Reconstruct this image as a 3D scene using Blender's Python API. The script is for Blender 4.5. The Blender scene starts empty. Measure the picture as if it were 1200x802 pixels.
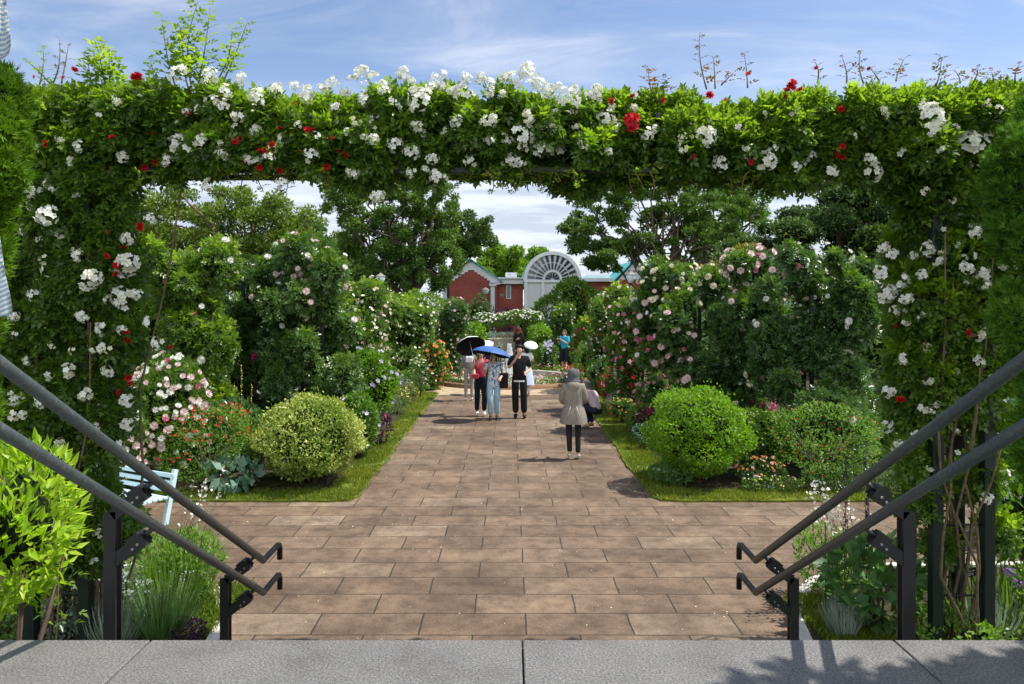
import bpy, bmesh, math
import numpy as np
from mathutils import Vector, Matrix
PI = math.pi
sc = bpy.context.scene
COL = sc.collection
HC, F, CX, HY = 2.8, 910.0, 597.0, 352.0      # eye height above the plaza, focal length in photo pixels
def P(px, py, d):                              # a pixel of the photo at a distance d, in world metres
    return np.array([(px-CX)*d/F, d, HC-(py-HY)*d/F])
def X(px, d): return (px-CX)*d/F
def Z(py, d): return HC-(py-HY)*d/F
RNG = np.random.default_rng(7)

# ------------------------------------------------------------------ tagging
def tag(o, label=None, cat=None, group=None, kind=None):
    if label: o['label'] = label
    if cat: o['category'] = cat
    if group: o['group'] = group
    if kind: o['kind'] = kind
    return o
def empty(name, loc, label, cat, group=None, rz=0):
    o = bpy.data.objects.new(name, None); COL.objects.link(o)
    o.location = tuple(float(v) for v in loc); o.rotation_euler = (0, 0, rz); o.empty_display_size = .1
    return tag(o, label, cat, group)
def link(name, me, mat=None, parent=None, loc=None):
    """link a mesh whose vertices are in world space (parent transform is taken off)"""
    o = bpy.data.objects.new(name, me); COL.objects.link(o)
    if mat is not None and len(me.materials) == 0: me.materials.append(mat)
    if parent is not None:
        o.parent = parent
        if loc is None:
            m = world_matrix(parent)
            o.matrix_parent_inverse = m.inverted()
    if loc is not None: o.location = loc
    return o
def world_matrix(o):
    m = Matrix.LocRotScale(o.location, o.rotation_euler, o.scale)
    if o.parent is not None:
        return world_matrix(o.parent) @ o.matrix_parent_inverse @ m
    return m
def mesh_np(name, V, Fq, tone=None, smooth=False):
    """V (n,3), Fq (m,k) with a fixed k"""
    V = np.ascontiguousarray(V, dtype=np.float32); Fq = np.ascontiguousarray(Fq, dtype=np.int32)
    me = bpy.data.meshes.new(name)
    me.vertices.add(len(V)); me.vertices.foreach_set('co', V.ravel())
    k = Fq.shape[1]
    me.loops.add(Fq.size); me.loops.foreach_set('vertex_index', Fq.ravel())
    me.polygons.add(len(Fq)); me.polygons.foreach_set('loop_start', np.arange(0, Fq.size, k, dtype=np.int32))
    if smooth: me.polygons.foreach_set('use_smooth', np.ones(len(Fq), dtype=bool))
    if tone is not None:
        a = me.attributes.new('tone', 'FLOAT', 'POINT'); a.data.foreach_set('value', np.ascontiguousarray(tone, dtype=np.float32))
    me.update(calc_edges=True)
    return me

# ------------------------------------------------------------------ mesh builder for solid shapes
class MB:
    def __init__(s): s.bm = bmesh.new()
    def box(s, c, size, rot=None, bev=0.0):
        m = Matrix.Translation(Vector(c)) @ (rot if rot is not None else Matrix.Identity(4)) @ Matrix.Diagonal((size[0], size[1], size[2], 1))
        r = bmesh.ops.create_cube(s.bm, size=1, matrix=m)
        if bev > 0:
            es = list({e for v in r['verts'] for e in v.link_edges})
            bmesh.ops.bevel(s.bm, geom=es, offset=bev, segments=2, affect='EDGES', profile=.5)
        return s
    def bar(s, a, b, w, t, up=(0, 0, 1)):
        a = Vector(a); b = Vector(b); d = (b-a); L = d.length; d.normalize()
        x = d.cross(Vector(up))
        if x.length < 1e-4: x = Vector((1, 0, 0))
        x.normalize(); z = x.cross(d)
        R = Matrix((x, d, z)).transposed().to_4x4()
        return s.box((a+b)/2, (w, L, t), R)
    def tube(s, pts, r, seg=8, cap=True):
        pts = [Vector(p) for p in pts]; n = len(pts)
        rs = r if hasattr(r, '__len__') else [r]*n
        rings = []; prev = None
        for i, p in enumerate(pts):
            d = (pts[min(i+1, n-1)]-pts[max(i-1, 0)]).normalized()
            if prev is None:
                u = d.cross(Vector((0, 0, 1)))
                if u.length < 1e-3: u = d.cross(Vector((1, 0, 0)))
            else: u = prev - d*prev.dot(d)
            u.normalize(); prev = u; w = d.cross(u)
            rings.append([s.bm.verts.new(p+(u*math.cos(2*PI*k/seg)+w*math.sin(2*PI*k/seg))*rs[i]) for k in range(seg)])
        for i in range(n-1):
            for k in range(seg):
                f = s.bm.faces.new((rings[i][k], rings[i][(k+1) % seg], rings[i+1][(k+1) % seg], rings[i+1][k])); f.smooth = True
        if cap:
            s.bm.faces.new(rings[0][::-1]); s.bm.faces.new(rings[-1])
        return s
    def prism(s, poly, z0, z1, axis='z'):
        def mk(p, h):
            if axis == 'z': return (p[0], p[1], h)
            return (p[0], h, p[1])                # axis y: poly in xz
        a = [s.bm.verts.new(mk(p, z0)) for p in poly]; b = [s.bm.verts.new(mk(p, z1)) for p in poly]
        n = len(poly)
        s.bm.faces.new(a[::-1]); s.bm.faces.new(b)
        for i in range(n): s.bm.faces.new((a[i], a[(i+1) % n], b[(i+1) % n], b[i]))
        return s
    def sheet(s, poly, z):
        s.bm.faces.new([s.bm.verts.new((p[0], p[1], z)) for p in poly]); return s
    def lathe(s, prof, c, seg=24, sx=1, sy=1):
        rings = []
        for r, z in prof:
            rings.append([s.bm.verts.new((c[0]+r*sx*math.cos(2*PI*k/seg), c[1]+r*sy*math.sin(2*PI*k/seg), c[2]+z)) for k in range(seg)])
        for i in range(len(rings)-1):
            for k in range(seg):
                f = s.bm.faces.new((rings[i][k], rings[i][(k+1) % seg], rings[i+1][(k+1) % seg], rings[i+1][k])); f.smooth = True
        return s
    def ball(s, c, r, seg=12, sc_=(1, 1, 1)):
        m = Matrix.Translation(Vector(c)) @ Matrix.Diagonal((sc_[0], sc_[1], sc_[2], 1))
        rr = bmesh.ops.create_uvsphere(s.bm, u_segments=seg, v_segments=max(6, seg*2//3), radius=r, matrix=m)
        for v in rr['verts']:
            for f in v.link_faces: f.smooth = True
        return s
    def mesh(s, name):
        bmesh.ops.recalc_face_normals(s.bm, faces=s.bm.faces)
        me = bpy.data.meshes.new(name); s.bm.to_mesh(me); s.bm.free(); return me
    def build(s, name, mat, parent=None):
        return link(name, s.mesh(name), mat, parent)

# ------------------------------------------------------------------ materials
def newmat(name):
    m = bpy.data.materials.new(name); m.use_nodes = True
    nt = m.node_tree; nt.nodes.clear()
    out = nt.nodes.new('ShaderNodeOutputMaterial')
    return m, nt, out
def N(nt, t, **kw):
    n = nt.nodes.new(t)
    for k, v in kw.items():
        if k in n.inputs: n.inputs[k].default_value = v
        else: setattr(n, k, v)
    return n
def rgba(c): return (c[0], c[1], c[2], 1)
def ramp(nt, fac, stops, interp='LINEAR'):
    r = nt.nodes.new('ShaderNodeValToRGB'); cr = r.color_ramp; cr.interpolation = interp
    while len(cr.elements) < len(stops): cr.elements.new(.5)
    for e, (p, c) in zip(cr.elements, stops): e.position = p; e.color = rgba(c)
    nt.links.new(fac, r.inputs['Fac']); return r
def leafmat(name, stops, trans=.35, rough=.45, spec=.35, tboost=(1.5, 1.6, .6)):
    m, nt, out = newmat(name)
    at = N(nt, 'ShaderNodeAttribute', attribute_name='tone')
    r = ramp(nt, at.outputs['Fac'], [(i/(len(stops)-1), c) for i, c in enumerate(stops)])
    p = N(nt, 'ShaderNodeBsdfPrincipled', Roughness=rough); p.inputs['Specular IOR Level'].default_value = spec
    nt.links.new(r.outputs[0], p.inputs['Base Color'])
    t = N(nt, 'ShaderNodeBsdfTranslucent')
    mu = N(nt, 'ShaderNodeMix', data_type='RGBA', blend_type='MULTIPLY'); mu.inputs[0].default_value = 1
    nt.links.new(r.outputs[0], mu.inputs[6]); mu.inputs[7].default_value = rgba(tboost)
    nt.links.new(mu.outputs[2], t.inputs['Color'])
    mx = N(nt, 'ShaderNodeMixShader'); mx.inputs[0].default_value = trans
    nt.links.new(p.outputs[0], mx.inputs[1]); nt.links.new(t.outputs[0], mx.inputs[2])
    nt.links.new(mx.outputs[0], out.inputs['Surface'])
    return m
def plain(name, c, rough=.6, metal=0.0, var=.12, scale=8, bump=0.0, spec=.4):
    m, nt, out = newmat(name)
    tc = N(nt, 'ShaderNodeTexCoord')
    no = N(nt, 'ShaderNodeTexNoise', Scale=scale, Detail=5.0)
    nt.links.new(tc.outputs['Object'], no.inputs['Vector'])
    lo = tuple(v*(1-var) for v in c); hi = tuple(min(1, v*(1+var)) for v in c)
    r = ramp(nt, no.outputs['Fac'], [(.3, lo), (.7, hi)])
    p = N(nt, 'ShaderNodeBsdfPrincipled', Roughness=rough, Metallic=metal); p.inputs['Specular IOR Level'].default_value = spec
    nt.links.new(r.outputs[0], p.inputs['Base Color'])
    if bump:
        b = N(nt, 'ShaderNodeBump', Strength=bump, Distance=.01); nt.links.new(no.outputs['Fac'], b.inputs['Height'])
        nt.links.new(b.outputs[0], p.inputs['Normal'])
    nt.links.new(p.outputs[0], out.inputs['Surface'])
    return m
M = {}
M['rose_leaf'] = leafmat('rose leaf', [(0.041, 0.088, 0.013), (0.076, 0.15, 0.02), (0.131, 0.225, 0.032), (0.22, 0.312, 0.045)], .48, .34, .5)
M['rose_leaf_lit'] = leafmat('lit rose leaf', [(0.088, 0.156, 0.016), (0.145, 0.24, 0.024), (0.214, 0.324, 0.032), (0.328, 0.408, 0.054)], .6, .4, .35)  # paler copy of the rose leaf, sunlight put into its colour
M['rose_dark'] = leafmat('old rose leaf', [(.028, .066, .02), (.056, .122, .034), (.11, .20, .052), (.19, .29, .07)], .35, .3, .55)
M['conifer_l'] = leafmat('bright cypress', [(.05, .12, .010), (.11, .22, .014), (.18, .31, .025)], .3, .6, .15)
M['conifer_r'] = leafmat('deep cypress', [(0.048, 0.12, 0.014), (0.09, 0.204, 0.022), (0.156, 0.3, 0.034)], .3, .6, .15)
M['box_variegated'] = leafmat('variegated leaf', [(0.11, 0.187, 0.022), (0.242, 0.33, 0.055), (0.462, 0.495, 0.143), (0.605, 0.594, 0.264)], .3)
M['box_bright'] = leafmat('bright shrub leaf', [(0.084, 0.189, 0.008), (0.147, 0.294, 0.013), (0.231, 0.399, 0.026)], .4, .45)
M['salvia_leaf'] = leafmat('salvia leaf', [(0.072, 0.156, 0.024), (0.132, 0.252, 0.036), (0.216, 0.36, 0.066)], .4)
M['sage_leaf'] = leafmat('grey green leaf', [(0.057, 0.138, 0.04), (0.115, 0.23, 0.069), (0.196, 0.322, 0.115)], .35)
M['hosta'] = leafmat('blue green leaf', [(.05, .12, .08), (.10, .20, .15), (.18, .28, .22)], .2, .5)
M['silver'] = leafmat('silver leaf', [(.18, .24, .20), (.30, .37, .32), (.42, .48, .42)], .15, .7)
M['lime'] = leafmat('lime leaf', [(.12, .27, .01), (.2, .38, .015), (.31, .48, .03), (.42, .55, .06)], .45, .4)
M['grassy'] = leafmat('blade', [(.05, .12, .02), (.10, .20, .03), (.20, .28, .06)], .4, .5)
M['lawn'] = leafmat('lawn blade', [(.07, .13, .01), (.15, .20, .015), (.30, .30, .05)], .35, .6)
M['tree_a'] = leafmat('tree leaf olive', [(0.056, 0.104, 0.014), (0.105, 0.169, 0.023), (0.168, 0.234, 0.035), (0.239, 0.299, 0.047)], .35)
M['tree_b'] = leafmat('tree leaf deep', [(0.034, 0.075, 0.014), (0.059, 0.117, 0.021), (0.098, 0.176, 0.028), (0.168, 0.247, 0.041)], .35)
M['tree_c'] = leafmat('tree leaf bright', [(0.084, 0.169, 0.018), (0.14, 0.247, 0.023), (0.211, 0.338, 0.035)], .4)
M['tree_d'] = leafmat('evergreen dark with rusty tips', [(0.03, 0.074, 0.019), (0.062, 0.125, 0.026), (0.123, 0.178, 0.034), (0.371, 0.27, 0.046)], .25)
M['purple_leaf'] = leafmat('purple leaf', [(.03, .012, .03), (.06, .025, .06), (.10, .05, .11)], .2)
M['red_shoot'] = leafmat('reddish young leaf', [(.05, .10, .02), (.13, .09, .03), (.22, .07, .03)], .4)
def petal(name, stops, trans=.25): return leafmat(name, stops, trans, .6, .2, (1.1, 1.1, 1.05))
M['white'] = petal('white petal', [(.60, .60, .42), (.76, .77, .70), (.84, .85, .80), (.86, .87, .84)])
M['cream'] = petal('cream petal', [(.72, .68, .45), (.82, .79, .60), (.86, .84, .74)])
M['palepink'] = petal('pale pink petal', [(.72, .38, .42), (.80, .58, .58), (.86, .76, .74)])
M['pink'] = petal('pink petal', [(.55, .12, .22), (.68, .24, .34), (.76, .42, .48)])
M['red'] = petal('red petal', [(.40, .006, .012), (.55, .012, .02), (.66, .03, .05)])
M['crimson'] = petal('crimson petal', [(.25, .003, .015), (.36, .008, .03), (.5, .02, .05)])
M['magenta'] = petal('magenta petal', [(.45, .012, .16), (.6, .03, .24), (.7, .08, .3)])
M['orange'] = petal('orange petal', [(.65, .12, .03), (.75, .22, .06), (.8, .38, .14)])
M['purple'] = petal('purple petal', [(.12, .04, .25), (.22, .09, .38), (.35, .2, .5)])
M['lilac'] = petal('lilac petal', [(.4, .35, .6), (.55, .52, .72), (.7, .68, .8)])
M['yellow'] = petal('yellow petal', [(.6, .45, .03), (.75, .6, .08), (.8, .7, .2)])
M['darkspike'] = petal('dark violet spike', [(.015, .012, .03), (.03, .02, .06), (.06, .04, .1)])
M['bark'] = plain('bark', (.09, .065, .045), .85, var=.4, scale=14, bump=.6)
M['stem'] = plain('green stem', (.10, .12, .04), .7, var=.3, scale=20)
M['cane'] = plain('rose cane', (.13, .10, .055), .75, var=.4, scale=25)
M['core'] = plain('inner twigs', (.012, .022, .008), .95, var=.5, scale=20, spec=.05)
M['metal_black'] = plain('black powder coat', (.012, .013, .014), .38, .0, .15, 30)
M['pergola_green'] = plain('dark green steel', (.006, .014, .011), .5, 0, .2, 12)
M['white_paint'] = plain('white paint', (.72, .73, .76), .55, var=.05, scale=2)
M['kerb'] = plain('pale concrete', (.55, .52, .46), .8, var=.18, scale=9, bump=.3)

# ------------------------------------------------------------------ foliage
def unit(a): return a/np.maximum(np.linalg.norm(a, axis=-1, keepdims=True), 1e-9)
def leaf_tpl(w=.55, fold=.08):
    V = np.array([(0, 0, 0), (w*.5, .42, fold), (0, 1, 0), (-w*.5, .42, fold), (0, .5, -.02)], float)
    return V, np.array([(0, 1, 2, 4), (0, 4, 2, 3)])
def join_tpl(items):
    Vs, Fs, n = [], [], 0
    for V, Fq in items: Vs.append(V); Fs.append(Fq+n); n += len(V)
    return np.vstack(Vs), np.vstack(Fs)
def xform(T, s=1, rz=0, rx=0, off=(0, 0, 0)):
    V, Fq = T; V = V*s
    c, q = math.cos(rx), math.sin(rx); V = V @ np.array([(1, 0, 0), (0, c, q), (0, -q, c)])
    c, q = math.cos(rz), math.sin(rz); V = V @ np.array([(c, q, 0), (-q, c, 0), (0, 0, 1)])
    return V+np.array(off), Fq
LEAF = leaf_tpl(); LEAFN = leaf_tpl(.3); LEAFW = leaf_tpl(.75, .05)
SPRAY = join_tpl([xform(leaf_tpl(.62), .42, 0, -.15, (0, .6, 0)),
                  xform(leaf_tpl(.62), .38, -1.05, .1, (0, .5, 0)), xform(leaf_tpl(.62), .38, 1.05, .1, (0, .5, 0)),
                  xform(leaf_tpl(.62), .33, -1.2, .1, (0, .22, 0)), xform(leaf_tpl(.62), .33, 1.2, .1, (0, .22, 0))])
SPRAY3 = join_tpl([xform(leaf_tpl(.5), .6, 0, -.1, (0, .3, 0)), xform(leaf_tpl(.5), .5, -1.0, .15, (0, .15, 0)), xform(leaf_tpl(.5), .5, 1.0, .15, (0, .15, 0))])
QUADLEAF = (np.array([(0, 0, 0), (.32, .5, .06), (0, 1, 0), (-.32, .5, .06)], float), np.array([(0, 1, 2, 3)]))
BLADE = (np.array([(-.5, 0, 0), (.5, 0, 0), (.25, .7, .06), (-.25, .7, .06), (0, 1, .16), (.02, 1, .16)], float), np.array([(0, 1, 2, 3), (3, 2, 5, 4)]))
def scatter(T, pos, dirs, ups, size, wscale=None):
    V, Fq = T
    t = unit(dirs); n = ups-(np.sum(ups*t, 1, keepdims=True))*t; n = unit(n); b = np.cross(t, n)
    size = np.broadcast_to(np.asarray(size, float), (len(pos),))[:, None, None]
    ws = 1.0 if wscale is None else wscale
    W = V[None, :, 0:1]*ws*b[:, None, :]+V[None, :, 1:2]*t[:, None, :]+V[None, :, 2:3]*n[:, None, :]
    W = pos[:, None, :]+W*size
    n_v = len(V)
    FF = (Fq[None]+(np.arange(len(pos))*n_v)[:, None, None]).reshape(-1, Fq.shape[1])
    return W.reshape(-1, 3), FF, n_v
def noise3(p, f=1.0, seed=0):
    r = np.random.default_rng(seed); o = np.zeros(len(p))
    for k in range(5):
        w = unit(r.normal(size=3))*f*(1+.7*k); o += np.sin(p@w+r.uniform(0, 6.28))/(1+.5*k)
    return o/2.2
def fuzz(lumps, rng, n=24, k=.24, at=.86):
    o = list(lumps)
    for c, r in lumps:
        r = np.array(r if hasattr(r, '__len__') else (r, r, r))
        for u in unit(rng.normal(size=(n, 3))): q = k*rng.uniform(.7, 1.3); o.append((tuple(np.array(c)+u*r*at), tuple(r*q)))
    return o
def lump_points(lumps, n, depth=.25, rng=None, reject=.86):
    """points in the outer shells of a union of ellipsoids; returns points and outward normals"""
    rng = rng or RNG
    C = np.array([l[0] for l in lumps], float); R = np.array([l[1] if hasattr(l[1], '__len__') else (l[1],)*3 for l in lumps], float)
    area = (R.prod(1)**(2/3)); pk = rng.choice(len(lumps), size=int(n*1.9)+50, p=area/area.sum())
    u = unit(rng.normal(size=(len(pk), 3)))
    rad = 1-np.abs(rng.normal(size=len(pk)))*depth
    rad = np.clip(rad, .3, 1.08)[:, None]
    p = C[pk]+u*R[pk]*rad; nn = unit(u/R[pk])
    keep = np.ones(len(p), bool)
    for i in range(len(C)):
        q = (((p-C[i])/R[i])**2).sum(1)
        keep &= ~((q < reject**2) & (pk != i))
    p, nn = p[keep], nn[keep]
    return p[:n], nn[:n]
def foliage_mesh(name, p, nn, T, size, rng, out=.8, up=.5, jit=.7, droop=0., tone_f=1.5, seed=1, tone_bias=0., wscale=None, tspread=.5):
    n = len(p)
    d = nn*out+rng.normal(size=(n, 3))*jit+np.array([0, 0, up*.6-droop])
    ups = nn*.5+np.array([0, 0, up])+rng.normal(size=(n, 3))*.45
    s = size*rng.uniform(.5, 1.35, n)
    V, FF, k = scatter(T, p, d, ups, s, wscale)
    tone = np.clip(.42+tone_bias+.22*noise3(p, tone_f, seed)+rng.uniform(-.5, .5, n)*tspread, 0, 1)
    return mesh_np(name, V, FF, np.repeat(tone, k))
def column_lumps(rng, cx, cy, z0, z1, wx, wy, r=(.25, .42), n=24, top_round=True, lean=0.):
    L = []
    for i in range(n):
        t = (i+.5)/n; z = z0+(z1-z0)*t
        k = 1.0 if not top_round else math.sqrt(max(.05, 1-max(0, (t-.75)/.25)**2*.8))
        rr = rng.uniform(*r)
        L.append(((cx+lean*t+rng.uniform(-1, 1)*max(0, wx*k-rr), cy+rng.uniform(-1, 1)*max(0, wy*k-rr), min(z, z1-rr*.6)), (rr, rr, rr*rng.uniform(.9, 1.3))))
    return L
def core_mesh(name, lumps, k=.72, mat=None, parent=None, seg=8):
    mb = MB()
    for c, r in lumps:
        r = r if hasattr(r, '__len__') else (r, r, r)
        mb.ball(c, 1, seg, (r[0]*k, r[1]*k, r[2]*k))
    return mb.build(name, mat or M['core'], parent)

# blooms: rosettes built petal by petal
def rosette(rings, seed=0, w=.8):
    items = []
    r = np.random.default_rng(seed)
    for (n, ln, tilt, z) in rings:
        for i in range(n):
            V = np.array([(0, 0, 0), (w*.42, .55, .04), (w*.22, .98, .12), (-w*.22, .98, .12), (-w*.42, .55, .04), (0, .55, -.07)], float)
            Fq = np.array([(0, 1, 2, 5), (5, 2, 3, 5), (0, 5, 3, 4)])
            Fq = np.array([(0, 1, 2, 5), (0, 5, 3, 4), (5, 2, 3, 3)])
            Fq = np.array([(0, 1, 2, 5), (0, 5, 3, 4)])
            items.append(xform((V, Fq), ln, 2*PI*(i+.5*(z > 0))/n+r.uniform(-.15, .15), tilt, (0, 0, z)))
    return join_tpl(items)
def petal5(n=5, tilt=.25):
    items = []
    for i in range(n):
        V = np.array([(0, 0, 0), (.34, .6, .05), (0, .95, .0), (-.34, .6, .05)], float)
        items.append(xform((V, np.array([(0, 1, 2, 3)])), 1, 2*PI*i/n, tilt))
    return join_tpl(items)
SINGLE = petal5(5, .3)
DOUBLE = rosette([(6, 1.0, .25, 0), (6, .8, .7, .05), (5, .55, 1.1, .1)])
ROSE_LO = join_tpl([petal5(5, .35), xform(petal5(4, .9), .7, .5, 0, (0, 0, .05))])
def flat_up(T):   # rosette templates lie in xy with +z out; scatter uses y along dirs and z along ups -> fine
    return T
def blooms(name, p, nn, T, size, mat, rng, parent, kind=None, center=None, face=.9):
    """flowers at p, facing nn: a single mesh"""
    n = len(p)
    up = nn*face+rng.normal(size=(n, 3))*.3+np.array([0, 0, .2])
    d = np.cross(up, rng.normal(size=(n, 3)))
    s = size*rng.uniform(.75, 1.2, n)
    V, FF, k = scatter(T, p, d, up, s)
    o = link(name, mesh_np(name, V, FF, np.repeat(rng.uniform(0, 1, n), k)), mat, parent)
    if kind: o['kind'] = kind
    return o
CLUSTERS = {}
def cluster_mesh(key, T, mat, n, R, bloom, seed, leafy=False, center=True):
    """a truss of flowers about the origin that faces -y (towards the path) and up"""
    k = (key, seed)
    if k in CLUSTERS: return CLUSTERS[k]
    r = np.random.default_rng(seed+100)
    u = unit(r.normal(size=(n*3, 3))+np.array([0, -.9, .35])); u = u[u[:, 1] < .35][:n]
    p = u*R*r.uniform(.72, 1.05, (len(u), 1))*np.array([1, .75, .9])
    up = u+r.normal(size=u.shape)*.25; d = np.cross(up, r.normal(size=u.shape))
    V, FF, kk = scatter(T, p, d, up, bloom*r.uniform(.8, 1.15, len(u)))
    tone = np.repeat(r.uniform(0, 1, len(u)), kk)
    me = mesh_np(key, V, FF, tone)
    me.materials.append(mat)
    CLUSTERS[k] = me
    return me
def front_at(p, px, py, tol=9):
    """front-most foliage point seen near a pixel"""
    x = CX+p[:, 0]*F/p[:, 1]; y = HY-(p[:, 2]-HC)*F/p[:, 1]
    m = (abs(x-px) < tol) & (abs(y-py) < tol)
    if not m.any(): return None
    q = p[m]; return q[np.argsort(q[:, 1])[min(len(q)-1, len(q)//12)]]
def put_cluster(name, me, pos, parent, sc_, rng):
    o = bpy.data.objects.new(name, me); COL.objects.link(o)
    o.parent = parent; pl = world_matrix(parent).inverted() @ Vector([float(v) for v in pos])
    o.location = pl; o.scale = (sc_, sc_, sc_)
    o.rotation_euler = (rng.uniform(-.3, .3), rng.uniform(-3.1, 3.1), rng.uniform(-.4, .4))
    return o

# ================================================================== SETTING
def paver_mat():
    m, nt, out = newmat('stone pavers')
    tc = N(nt, 'ShaderNodeTexCoord')
    mp = N(nt, 'ShaderNodeMapping'); mp.inputs['Location'].default_value = (.30, -6.505+.45*20, 0)
    nt.links.new(tc.outputs['Object'], mp.inputs['Vector'])
    wob = N(nt, 'ShaderNodeTexNoise', Scale=2.2, Detail=3.0); nt.links.new(mp.outputs[0], wob.inputs['Vector'])
    add = N(nt, 'ShaderNodeVectorMath', operation='MULTIPLY_ADD'); add.inputs[1].default_value = (.022, .022, 0)
    nt.links.new(wob.outputs['Color'], add.inputs[0]); nt.links.new(mp.outputs[0], add.inputs[2])
    br = N(nt, 'ShaderNodeTexBrick', Scale=1.0)
    br.inputs['Brick Width'].default_value = .905; br.inputs['Row Height'].default_value = .45
    br.inputs['Mortar Size'].default_value = .008; br.inputs['Mortar Smooth'].default_value = .25
    br.inputs['Color1'].default_value = (0, 0, 0, 1); br.inputs['Color2'].default_value = (1, 1, 1, 1); br.inputs['Bias'].default_value = 0
    br.offset = .5; br.offset_frequency = 2; br.squash = 1.0
    nt.links.new(add.outputs[0], br.inputs['Vector'])
    r = ramp(nt, br.outputs['Color'], [(0, (.145, .102, .071)), (.45, (.168, .120, .084)), (.85, (.186, .135, .096)), (1, (.232, .180, .132))])
    # blotches of wear and lichen
    n1 = N(nt, 'ShaderNodeTexNoise', Scale=1.1, Detail=8.0, Roughness=.65); nt.links.new(tc.outputs['Object'], n1.inputs['Vector'])
    b1 = ramp(nt, n1.outputs['Fac'], [(.36, (.66, .64, .62)), (.5, (.94, .93, .92)), (.60, (1.15, 1.14, 1.1)), (.70, (1.45, 1.44, 1.34))])
    mu = N(nt, 'ShaderNodeMix', data_type='RGBA', blend_type='MULTIPLY'); mu.inputs[0].default_value = 1
    nt.links.new(r.outputs[0], mu.inputs[6]); nt.links.new(b1.outputs[0], mu.inputs[7])
    n2 = N(nt, 'ShaderNodeTexNoise', Scale=55.0, Detail=6.0, Roughness=.7); nt.links.new(tc.outputs['Object'], n2.inputs['Vector'])
    b2 = ramp(nt, n2.outputs['Fac'], [(.36, (.42, .40, .38)), (.47, (.94, .93, .92)), (.6, (1.05, 1.04, 1.03)), (.75, (1.35, 1.33, 1.3))])
    mu2 = N(nt, 'ShaderNodeMix', data_type='RGBA', blend_type='MULTIPLY'); mu2.inputs[0].default_value = .8
    nt.links.new(mu.outputs[2], mu2.inputs[6]); nt.links.new(b2.outputs[0], mu2.inputs[7])
    n3 = N(nt, 'ShaderNodeTexNoise', Scale=5.0, Detail=7.0, Roughness=.7); nt.links.new(tc.outputs['Object'], n3.inputs['Vector'])
    b3 = ramp(nt, n3.outputs['Fac'], [(.36, (.66, .64, .62)), (.55, (1.04, 1.03, 1.02)), (.7, (1.22, 1.2, 1.17))])
    mu4 = N(nt, 'ShaderNodeMix', data_type='RGBA', blend_type='MULTIPLY'); mu4.inputs[0].default_value = 1
    nt.links.new(mu2.outputs[2], mu4.inputs[6]); nt.links.new(b3.outputs[0], mu4.inputs[7])
    mo = N(nt, 'ShaderNodeMix', data_type='RGBA'); nt.links.new(br.outputs['Fac'], mo.inputs[0])
    nt.links.new(mu4.outputs[2], mo.inputs[6]); mo.inputs[7].default_value = (.035, .03, .022, 1)
    p = N(nt, 'ShaderNodeBsdfPrincipled', Roughness=.8); p.inputs['Specular IOR Level'].default_value = .25
    nt.links.new(mo.outputs[2], p.inputs['Base Color'])
    h = N(nt, 'ShaderNodeMath', operation='SUBTRACT'); nt.links.new(n2.outputs['Fac'], h.inputs[0]); nt.links.new(br.outputs['Fac'], h.inputs[1])
    b = N(nt, 'ShaderNodeBump', Strength=.6, Distance=.008); nt.links.new(h.outputs[0], b.inputs['Height'])
    nt.links.new(b.outputs[0], p.inputs['Normal']); nt.links.new(p.outputs[0], out.inputs['Surface'])
    return m
def granite_mat():
    m, nt, out = newmat('speckled granite')
    tc = N(nt, 'ShaderNodeTexCoord')
    a = N(nt, 'ShaderNodeTexNoise', Scale=95.0, Detail=5.0, Roughness=.85); nt.links.new(tc.outputs['Object'], a.inputs['Vector'])
    r = ramp(nt, a.outputs['Fac'], [(.36, (.026, .026, .026)), (.45, (.085, .085, .084)), (.52, (.138, .136, .131)), (.62, (.26, .255, .242))])
    n = N(nt, 'ShaderNodeTexNoise', Scale=2.5, Detail=7.0, Roughness=.65); nt.links.new(tc.outputs['Object'], n.inputs['Vector'])
    r2 = ramp(nt, n.outputs['Fac'], [(.35, (.80, .79, .77)), (.5, (1, 1, 1)), (.68, (1.15, 1.14, 1.1))])
    mu = N(nt, 'ShaderNodeMix', data_type='RGBA', blend_type='MULTIPLY'); mu.inputs[0].default_value = 1
    nt.links.new(r.outputs[0], mu.inputs[6]); nt.links.new(r2.outputs[0], mu.inputs[7])
    p = N(nt, 'ShaderNodeBsdfPrincipled', Roughness=.6); nt.links.new(mu.outputs[2], p.inputs['Base Color'])
    b = N(nt, 'ShaderNodeBump', Strength=.35, Distance=.002); nt.links.new(a.outputs['Fac'], b.inputs['Height'])
    nt.links.new(b.outputs[0], p.inputs['Normal']); nt.links.new(p.outputs[0], out.inputs['Surface'])
    return m
def twotone(name, stops, scale, rough=.95, bump=.5, det=8.0):
    m, nt, out = newmat(name)
    tc = N(nt, 'ShaderNodeTexCoord')
    a = N(nt, 'ShaderNodeTexNoise', Scale=scale, Detail=det, Roughness=.7); nt.links.new(tc.outputs['Object'], a.inputs['Vector'])
    r = ramp(nt, a.outputs['Fac'], stops)
    p = N(nt, 'ShaderNodeBsdfPrincipled', Roughness=rough); p.inputs['Specular IOR Level'].default_value = .15
    nt.links.new(r.outputs[0], p.inputs['Base Color'])
    b = N(nt, 'ShaderNodeBump', Strength=bump, Distance=.03); nt.links.new(a.outputs['Fac'], b.inputs['Height'])
    nt.links.new(b.outputs[0], p.inputs['Normal']); nt.links.new(p.outputs[0], out.inputs['Surface'])
    return m
M['paver'] = paver_mat(); M['granite'] = granite_mat()
M['soil'] = twotone('dark garden soil', [(.35, (.018, .014, .009)), (.5, (.045, .035, .02)), (.65, (.05, .075, .02))], 6)
M['turf'] = twotone('mown turf', [(.32, (.05, .045, .02)), (.45, (.09, .12, .015)), (.6, (.14, .17, .02)), (.75, (.20, .19, .05))], 7)
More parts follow.
